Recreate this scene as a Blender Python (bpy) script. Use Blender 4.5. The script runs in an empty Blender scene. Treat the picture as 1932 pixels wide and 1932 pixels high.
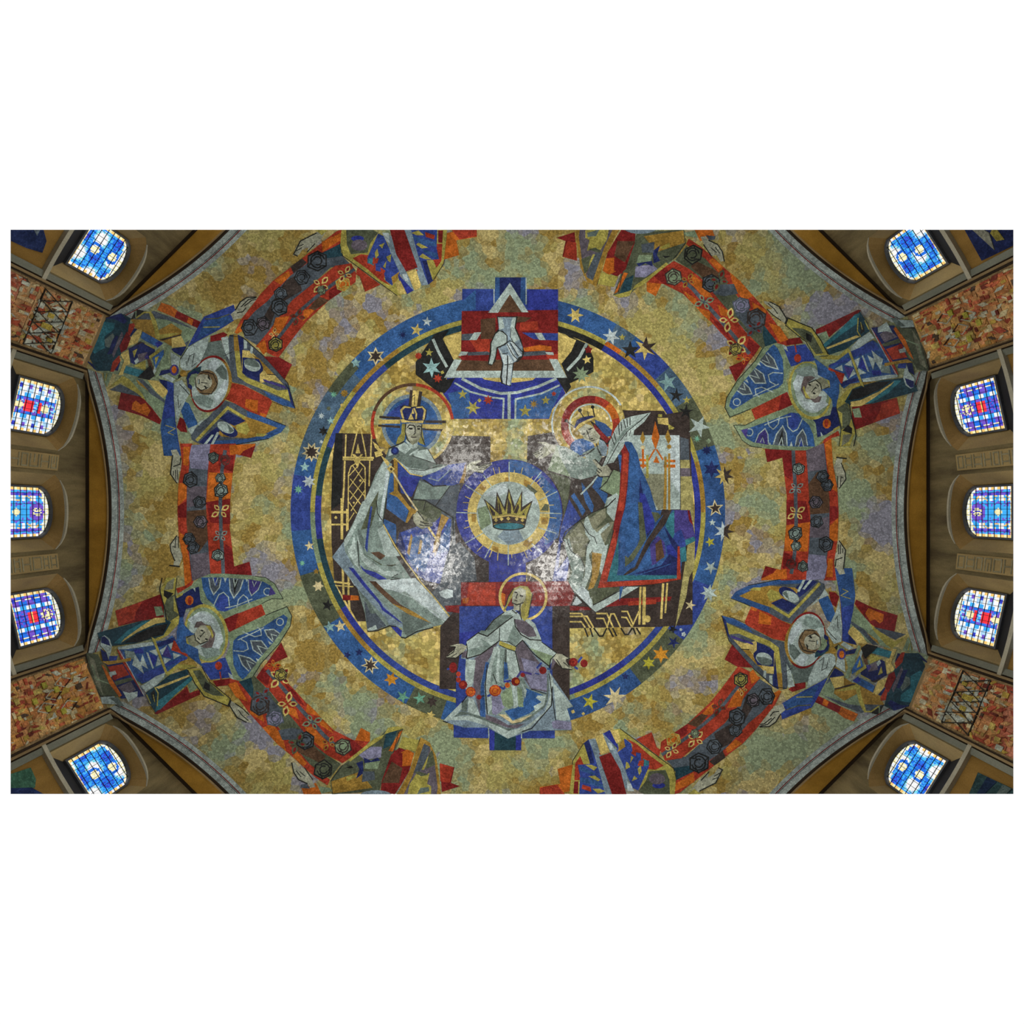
import bpy, bmesh, math, random
import numpy as np
from mathutils import Vector, Matrix
from mathutils.geometry import delaunay_2d_cdt

# ---------------------------------------------------------------- camera, world, lights, exposure
FPX = 1100.0                       # focal length in pixels of the 1932 frame
scene = bpy.context.scene
COL = scene.collection
cam_d = bpy.data.cameras.new('camera')
cam_d.sensor_width = 36.0
cam_d.lens = 36.0 * FPX / 1932.0
cam_d.clip_start = 0.05; cam_d.clip_end = 200
cam = bpy.data.objects.new('camera', cam_d); COL.objects.link(cam)
cam.location = (0, 0, 0)
cam.rotation_euler = (math.pi, 0, 0)      # standing under the dome, looking straight up
scene.camera = cam

world = bpy.data.worlds.new('overcast_sky'); scene.world = world
world.use_nodes = True
bg = world.node_tree.nodes['Background']
bg.inputs[0].default_value = (1.0, 1.0, 1.0, 1)
bg.inputs[1].default_value = 0.92

def spot(name, loc, target, watts, size, blend, radius, col=(1, .97, .9)):
    d = bpy.data.lights.new(name, 'SPOT'); d.energy = watts; d.spot_size = math.radians(size)
    d.spot_blend = blend; d.shadow_soft_size = radius; d.color = col
    o = bpy.data.objects.new(name, d); COL.objects.link(o); o.location = loc
    o.rotation_euler = (Vector(target) - Vector(loc)).to_track_quat('-Z', 'Y').to_euler()
    return o
for pos, watts in (((3.2, -2.3, -0.6), 4500), ((-2.3, -2.6, -0.6), 4500), ((1.9, 2.6, -0.6), 2300), ((-2.6, 3.0, -0.6), 2500)):
    spot('floodlight_lamp', pos, (-0.1, 0, 20), watts, 78, 1.0, .25)

vs = scene.view_settings
scene.display_settings.display_device = 'sRGB'
vs.view_transform = 'Standard'; vs.look = 'None'; vs.exposure = 0.2; vs.gamma = 1.0
vs.use_curve_mapping = False
try:
    scene.cycles.use_denoising = True
    scene.cycles.transparent_max_bounces = 16
    scene.cycles.max_bounces = 5
    scene.cycles.sample_clamp_indirect = 4
except Exception:
    pass

# ---------------------------------------------------------------- geometry of the dome
AX, AY, ZC, RS = -0.11, 0.0, 7.92, 12.42      # axis, sphere centre height, sphere radius
A0 = 10.2                                      # apothem of the octagon the dome stands on
RW, RG = 10.92, 11.30                          # wall cylinder, plane of the glass
PH = math.radians(18.8)                        # half angle of a bay
GAP = 0.0016
X0, X1, Y0, Y1 = 20.0, 1912.0, 433.5, 1498.0   # extent of the building that the photograph records

def on_dome(px, py, h=0.0):
    """points where the sight lines meet the dome (numpy), h = height of relief towards the room"""
    dx = (np.asarray(px, float) - 966) / FPX; dy = (np.asarray(py, float) - 966) / FPX
    a = dx * dx + dy * dy + 1
    b = dx * AX + dy * AY + ZC
    c = AX * AX + AY * AY + ZC * ZC - (RS - h) ** 2
    t = (b + np.sqrt(np.maximum(b * b - a * c, 0))) / a
    return np.stack([dx * t, dy * t, t], -1)

EDGE_PLANES = []
for (nx, ny, lim) in ((1, 0, X0), (-1, 0, X1), (0, 1, Y0), (0, -1, Y1)):
    k = (lim - 966) / FPX
    n = Vector((nx, ny, -(nx + ny) * k)).normalized()
    EDGE_PLANES.append(n)

# ---------------------------------------------------------------- colours
def lin(h):
    c = [int(h[i:i + 2], 16) / 255 for i in (0, 2, 4)]
    return tuple(v / 12.92 if v <= .04045 else ((v + .055) / 1.055) ** 2.4 for v in c)
PAL = dict(k='30312e', K='2b2c2c', d='423a37', m='5c4636', B='3a4c94', b='3c6299', i='3a5a8e', I='50687f', n='2b3362',
           u='363f92', c='4a8cae', t='3c7784', T='2c4752', w='a9bab6', W='bccbce', g='81938d', G='66746f', s='8093a0',
           S='545d66', y='a8a052', Y='cbb76e', o='a0803c', O='c0692a', r='a5402f', R='7e2a29', p='4b4484', P='68616b',
           f='a6a894', F='83856f', x='b6b9a8', H='6b6160', N='7f6b4d', e='d2c598', l='8585a0', v='829578', h='958f4c', V='585f4c', q='c58a32', z='6ca48c',
           a='8fb6b8', j='b3ae3f', M='a39c66')
ALB = 1.0
LIN = {k: tuple(ALB * x for x in lin(v)) for k, v in PAL.items()}
NAMES = dict(k='black', K='black', d='dark brown', e='cream', a='pale cyan', W='white', w='pale grey', Y='gold', y='yellow',
             n='navy', r='red', R='dark red', o='ochre', v='grey green', z='mint green', j='lemon yellow', q='orange', V='olive')

# ---------------------------------------------------------------- materials
def new_mat(name):
    m = bpy.data.materials.new(name); m.use_nodes = True
    nt = m.node_tree; b = nt.nodes['Principled BSDF']
    return m, nt, b
def N(nt, t, **kw):
    n = nt.nodes.new(t)
    for k, v in kw.items():
        if k.startswith('i_'): n.inputs[k[2:].replace('_', ' ')].default_value = v
        else: setattr(n, k, v)
    return n
def mixc(nt, blend, fac, a, b):
    n = nt.nodes.new('ShaderNodeMix'); n.data_type = 'RGBA'; n.blend_type = blend
    for sock, v in ((n.inputs[0], fac), (n.inputs[6], a), (n.inputs[7], b)):
        if hasattr(v, 'is_linked'): nt.links.new(v, sock)
        elif isinstance(v, (int, float)): sock.default_value = v
        else: sock.default_value = (*v[:3], 1)
    return n.outputs[2]
def ramp(nt, src, pts, interp='LINEAR'):
    n = nt.nodes.new('ShaderNodeValToRGB'); r = n.color_ramp; r.interpolation = interp
    while len(r.elements) < len(pts): r.elements.new(.5)
    for e, (p, c) in zip(r.elements, pts):
        e.position = p; e.color = (*c[:3], 1) if not isinstance(c, (int, float)) else (c, c, c, 1)
    nt.links.new(src, n.inputs[0]); return n.outputs[0]

def tesserae(nt, bsdf, colour, scale, contrast, bump, rough, spec, coord, smooth=False):
    """small glass cubes: per-cube tone, dark joints and a slightly different tilt for every cube"""
    L = nt.links
    vor = N(nt, 'ShaderNodeTexVoronoi', feature='F1'); vor.inputs['Scale'].default_value = scale
    L.new(coord, vor.inputs['Vector'])
    edge = N(nt, 'ShaderNodeTexVoronoi', feature='DISTANCE_TO_EDGE'); edge.inputs['Scale'].default_value = scale
    L.new(coord, edge.inputs['Vector'])
    sep = N(nt, 'ShaderNodeSeparateColor'); L.new(vor.outputs['Color'], sep.inputs[0])
    tone = ramp(nt, sep.outputs[0], [(0, .74), (.45, .86), (.5, 1.1), (1, 1.34)] if smooth else [(0, 1 - contrast), (1, 1 + contrast * .6)])
    if smooth:
        vor.inputs['Randomness'].default_value = .55; edge.inputs['Randomness'].default_value = .55
    c = mixc(nt, 'MULTIPLY', 1.0, colour, tone)
    joint = ramp(nt, edge.outputs['Distance'], [(0, .62), (.09, 1.0)])
    c = mixc(nt, 'MULTIPLY', 1.0, c, joint)
    L.new(c, bsdf.inputs['Base Color'])
    # tilt: normal nudged by the cube's random colour
    geo = N(nt, 'ShaderNodeNewGeometry')
    big = N(nt, 'ShaderNodeTexVoronoi', feature='F1'); big.inputs['Scale'].default_value = 8.5; L.new(coord, big.inputs['Vector'])
    both = mixc(nt, 'MIX', .6, vor.outputs['Color'], big.outputs['Color'])
    sub = N(nt, 'ShaderNodeVectorMath', operation='SUBTRACT'); L.new(both, sub.inputs[0]); sub.inputs[1].default_value = (.5, .5, .5)
    scl = N(nt, 'ShaderNodeVectorMath', operation='SCALE'); L.new(sub.outputs[0], scl.inputs[0]); scl.inputs['Scale'].default_value = bump
    add = N(nt, 'ShaderNodeVectorMath', operation='ADD'); L.new(scl.outputs[0], add.inputs[0]); L.new(geo.outputs['Normal'], add.inputs[1])
    nor = N(nt, 'ShaderNodeVectorMath', operation='NORMALIZE'); L.new(add.outputs[0], nor.inputs[0])
    L.new(nor.outputs[0], bsdf.inputs['Normal'])
    bsdf.inputs['Roughness'].default_value = rough
    bsdf.inputs['Specular IOR Level'].default_value = spec
    return vor, sep

def world_coord(nt):
    g = N(nt, 'ShaderNodeNewGeometry'); return g.outputs['Position']

def mat_mosaic():
    m, nt, b = new_mat('glass_mosaic')
    at = N(nt, 'ShaderNodeAttribute', attribute_name='tone')
    p = world_coord(nt)
    no = N(nt, 'ShaderNodeTexNoise'); no.inputs['Scale'].default_value = 1.6; no.inputs['Detail'].default_value = 4
    nt.links.new(p, no.inputs['Vector'])
    v = ramp(nt, no.outputs[0], [(.3, .80), (.7, 1.18)])
    c = mixc(nt, 'MULTIPLY', 1.0, at.outputs['Color'], v)
    no2 = N(nt, 'ShaderNodeTexNoise'); no2.inputs['Scale'].default_value = 4.5; no2.inputs['Detail'].default_value = 5
    nt.links.new(p, no2.inputs['Vector'])
    c = mixc(nt, 'MULTIPLY', 1.0, c, ramp(nt, no2.outputs[0], [(.32, .74), (.68, 1.22)]))
    tesserae(nt, b, c, 26, .34, .045, .15, .085, p)
    return m

def mat_gold(name, dark, mid, lite, sage, lav, scale, spark, seedoff, w_sage=.5, w_lav=.62):
    m, nt, b = new_mat(name); L = nt.links
    p = world_coord(nt)
    off = N(nt, 'ShaderNodeVectorMath', operation='ADD'); L.new(p, off.inputs[0]); off.inputs[1].default_value = (seedoff, seedoff * .7, 3.1)
    # blocky cells: snap the coordinate to cubes before the large noise so that patches end in cube-sized steps
    vc = N(nt, 'ShaderNodeTexVoronoi', feature='F1'); vc.inputs['Scale'].default_value = 5.5; L.new(off.outputs[0], vc.inputs['Vector'])
    q = vc.outputs['Position']
    def noise(scale, det, ofs):
        a = N(nt, 'ShaderNodeVectorMath', operation='ADD'); L.new(q, a.inputs[0]); a.inputs[1].default_value = (ofs, -ofs, ofs * .3)
        n = N(nt, 'ShaderNodeTexNoise'); n.inputs['Scale'].default_value = scale; n.inputs['Detail'].default_value = det
        n.inputs['Roughness'].default_value = .55
        L.new(a.outputs[0], n.inputs['Vector']); return n.outputs[0]
    c = mixc(nt, 'MIX', ramp(nt, noise(.55, 3, 0), [(.44, 0), (.56, 1)]), mid, dark)
    c = mixc(nt, 'MIX', ramp(nt, noise(1.5, 3, 11), [(.50, 0), (.58, 1)]), c, lite)
    c = mixc(nt, 'MIX', ramp(nt, noise(1.1, 4, 61), [(.54, 0), (.6, 1)]), c, dark)
    c = mixc(nt, 'MIX', ramp(nt, noise(.62, 4, 5), [(w_sage, 0), (w_sage + .10, 1)]), c, sage)
    c = mixc(nt, 'MIX', ramp(nt, noise(.7, 4, 27), [(w_lav, 0), (w_lav + .09, 1)]), c, lav)
    tesserae(nt, b, c, scale, .38, spark, .16, .10, p, scale < 12)
    return m

def mat_plaster(name, c1, c2, streak, rough=.85):
    m, nt, b = new_mat(name); L = nt.links
    p = world_coord(nt)
    mp = N(nt, 'ShaderNodeMapping'); mp.inputs['Scale'].default_value = streak; L.new(p, mp.inputs['Vector'])
    n = N(nt, 'ShaderNodeTexNoise'); n.inputs['Scale'].default_value = 1.4; n.inputs['Detail'].default_value = 7; n.inputs['Roughness'].default_value = .62
    L.new(mp.outputs[0], n.inputs['Vector'])
    c = mixc(nt, 'MIX', ramp(nt, n.outputs[0], [(.33, 0), (.67, 1)]), c1, c2)
    n2 = N(nt, 'ShaderNodeTexNoise'); n2.inputs['Scale'].default_value = 40; n2.inputs['Detail'].default_value = 3; L.new(p, n2.inputs['Vector'])
    c = mixc(nt, 'MULTIPLY', 1.0, c, ramp(nt, n2.outputs[0], [(.3, .88), (.7, 1.1)]))
    L.new(c, b.inputs['Base Color']); b.inputs['Roughness'].default_value = rough
    b.inputs['Specular IOR Level'].default_value = .15
    bp = N(nt, 'ShaderNodeBump'); bp.inputs['Strength'].default_value = .25; bp.inputs['Distance'].default_value = .02
    L.new(n2.outputs[0], bp.inputs['Height']); L.new(bp.outputs[0], b.inputs['Normal'])
    return m

def mat_attr(name, rough=.7, spec=.2):
    m, nt, b = new_mat(name)
    at = N(nt, 'ShaderNodeAttribute', attribute_name='tone')
    p = world_coord(nt)
    n = N(nt, 'ShaderNodeTexNoise'); n.inputs['Scale'].default_value = 14; n.inputs['Detail'].default_value = 4; nt.links.new(p, n.inputs['Vector'])
    c = mixc(nt, 'MULTIPLY', 1.0, at.outputs['Color'], ramp(nt, n.outputs[0], [(.3, .8), (.7, 1.15)]))
    nt.links.new(c, b.inputs['Base Color']); b.inputs['Roughness'].default_value = rough; b.inputs['Specular IOR Level'].default_value = spec
    return m

def mat_glass():
    m, nt, b = new_mat('stained_glass'); L = nt.links
    at = N(nt, 'ShaderNodeAttribute', attribute_name='tone')
    p = world_coord(nt)
    n = N(nt, 'ShaderNodeTexNoise'); n.inputs['Scale'].default_value = 9; n.inputs['Detail'].default_value = 3; L.new(p, n.inputs['Vector'])
    c = mixc(nt, 'MULTIPLY', 1.0, at.outputs['Color'], ramp(nt, n.outputs[0], [(.3, .82), (.7, 1.1)]))
    tr = N(nt, 'ShaderNodeBsdfTransparent'); L.new(c, tr.inputs['Color'])
    gl = N(nt, 'ShaderNodeBsdfGlossy'); gl.inputs['Roughness'].default_value = .15; gl.inputs['Color'].default_value = (.5, .5, .5, 1)
    mx = N(nt, 'ShaderNodeMixShader'); mx.inputs[0].default_value = .04
    L.new(tr.outputs[0], mx.inputs[1]); L.new(gl.outputs[0], mx.inputs[2])
    L.new(mx.outputs[0], nt.nodes['Material Output'].inputs['Surface'])
    nt.nodes.remove(b)
    return m

def la(h, k=ALB): return tuple(k * x for x in lin(h))
M = {}
M['mosaic'] = mat_mosaic()
M['field'] = mat_gold('gold_mosaic_field', la('9a8244'), la('aca364'), la('c0b076'), la('909e7e'), la('8e8e9a'), 22, .05, 0, .49, .55)
M['inner'] = mat_gold('bright_gold_mosaic', la('9a8444'), la('b3a560'), la('cdb872'), la('93a07c'), la('98969c'), 9.5, .10, 40, .56, .64)
M['ochre'] = mat_plaster('ochre_plaster', la('a87c2e'), la('cf9c40'), (1, 1, .4))
M['brown'] = mat_plaster('brown_wall_plaster', la('62573e'), la('9a895f'), (1.6, 1.6, .35))
M['niche'] = mat_plaster('niche_plaster', la('a68e60'), la('c4a970'), (1, 1, .5))
M['head'] = mat_plaster('lit_niche_head_plaster', la('a88850'), la('c29c5e'), (1, 1, .5))  # niche plaster tinted as if lit; the light is in the colour
M['white'] = mat_plaster('pale_stone_lit_edge', la('b5ae94'), la('cfc8ae'), (1, 1, 1))
M['ledge'] = mat_plaster('grey_ledge_stone', la('77796a'), la('8f8f7c'), (1, 1, .4))
M['tan'] = mat_plaster('tan_moulding', la('8d7550'), la('a58c62'), (1, 1, .4))
M['shadow'] = mat_plaster('joint_shade', la('2c2218'), la('3a2d20'), (1, 1, 1))  # dark brown painted in for the shade along mouldings and wall top
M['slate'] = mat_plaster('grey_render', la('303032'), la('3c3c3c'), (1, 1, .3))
M['wallochre'] = mat_plaster('yellow_ochre_wall', la('8e6c34'), la('ab8443'), (1.5, 1.5, .3))
M['frame'] = mat_plaster('window_frame_metal', la('5d6066'), la('73767a'), (1, 1, 1), .5)
M['lead'] = mat_plaster('lead_bar', la('23262e'), la('30333a'), (1, 1, 1), .5)
M['paint'] = mat_attr('painted_relief')
M['glass'] = mat_glass()

# ---------------------------------------------------------------- object helpers
def link(o, parent=None):
    COL.objects.link(o)
    if parent is not None: o.parent = parent
    return o

def make(name, verts, faces, mat, parent=None, origin=None, tones=None, clip=True, smooth=False):
    """one mesh object; verts are world coordinates, stored relative to the thing's origin"""
    me = bpy.data.meshes.new(name)
    V = np.asarray(verts, float).reshape(-1, 3)
    O = np.zeros(3) if origin is None else np.asarray(origin, float)
    me.from_pydata([tuple(v) for v in (V - O)], [], faces)
    if tones is not None:
        ca = me.color_attributes.new('tone', 'FLOAT_COLOR', 'CORNER')
        buf = np.ones((len(me.loops), 4), np.float32)
        i = 0
        T = np.asarray(tones, np.float32)
        cnt = np.array([len(f) for f in faces])
        buf[:, :3] = np.repeat(T, cnt, axis=0)[:len(buf)]
        ca.data.foreach_set('color', buf.ravel())
    if clip:
        need = []
        for n in EDGE_PLANES:
            d = V @ np.array(n)
            if (d < -1e-6).any():
                if (d < 1e-6).all(): bpy.data.meshes.remove(me); return None
                need.append(n)
        if need:
            bm = bmesh.new(); bm.from_mesh(me)
            for n in need:
                bmesh.ops.bisect_plane(bm, geom=bm.verts[:] + bm.edges[:] + bm.faces[:], dist=1e-6,
                                       plane_co=Vector(-O), plane_no=-n, clear_outer=True)
            bm.to_mesh(me); bm.free()
            if not len(me.polygons): bpy.data.meshes.remove(me); return None
    if smooth: me.polygons.foreach_set('use_smooth', [True] * len(me.polygons))
    me.materials.append(mat); me.update()
    o = bpy.data.objects.new(name, me); link(o, parent)
    if parent is None: o.location = O
    return o

def empty(name, loc, label=None, cat=None, group=None):
    o = bpy.data.objects.new(name, None); o.empty_display_size = .3
    o.location = loc; COL.objects.link(o)
    if label: o['label'] = label
    if cat: o['category'] = cat
    if group: o['group'] = group
    return o

def inside(P, poly):
    """even-odd test of points P (n,2) against a polygon"""
    x, y = P[:, 0], P[:, 1]; r = np.zeros(len(P), bool); Q = np.asarray(poly)
    for (x1, y1), (x2, y2) in zip(Q, np.roll(Q, -1, 0)):
        if y1 == y2: continue
        c = ((y1 > y) != (y2 > y)) & (x < (x2 - x1) * (y - y1) / (y2 - y1) + x1)
        r ^= c
    return r

def densify(pts, step, closed=True):
    out = []; n = len(pts)
    for i in range(n if closed else n - 1):
        a = pts[i]; b = pts[(i + 1) % n]
        k = max(1, int(math.ceil(math.hypot(b[0] - a[0], b[1] - a[1]) / step)))
        for j in range(k): out.append((a[0] + (b[0] - a[0]) * j / k, a[1] + (b[1] - a[1]) * j / k))
    if not closed: out.append(pts[-1])
    return out

def fill(outlines, step, test=None):
    """triangulate an area bounded by closed outlines (even-odd), with extra points inside"""
    V = []; E = []
    for o in outlines:
        o = densify(o, step); s = len(V)
        V += o; E += [(s + i, s + (i + 1) % len(o)) for i in range(len(o))]
    A = np.array(V); lo = A.min(0); hi = A.max(0)
    extra = []
    gx = np.arange(lo[0] + step * .5, hi[0], step); gy = np.arange(lo[1] + step * .5, hi[1], step)
    if len(gx) and len(gy):
        G = np.array([(x + (step * .5 if j % 2 else 0), y) for j, y in enumerate(gy) for x in gx])
        ok = np.zeros(len(G), bool)
        for o in outlines: ok ^= inside(G, o)
        G = G[ok]
        if len(G):
            if len(A) < 1500:
                d = np.sqrt(((G[:, None, :] - A[None]) ** 2).sum(-1)).min(1); G = G[d > step * .4]
            extra = [tuple(g) for g in G]
    r = delaunay_2d_cdt([Vector(v) for v in V] + [Vector(e) for e in extra], E, [], 0, 1e-5)
    rv = np.array([(v.x, v.y) for v in r[0]]); F = r[2]
    if not len(F): return rv, []
    cen = np.array([rv[list(f)].mean(0) for f in F])
    ok = np.zeros(len(cen), bool)
    for o in outlines: ok ^= inside(cen, o)
    return rv, [tuple(f) for f, k in zip(F, ok) if k]
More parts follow.
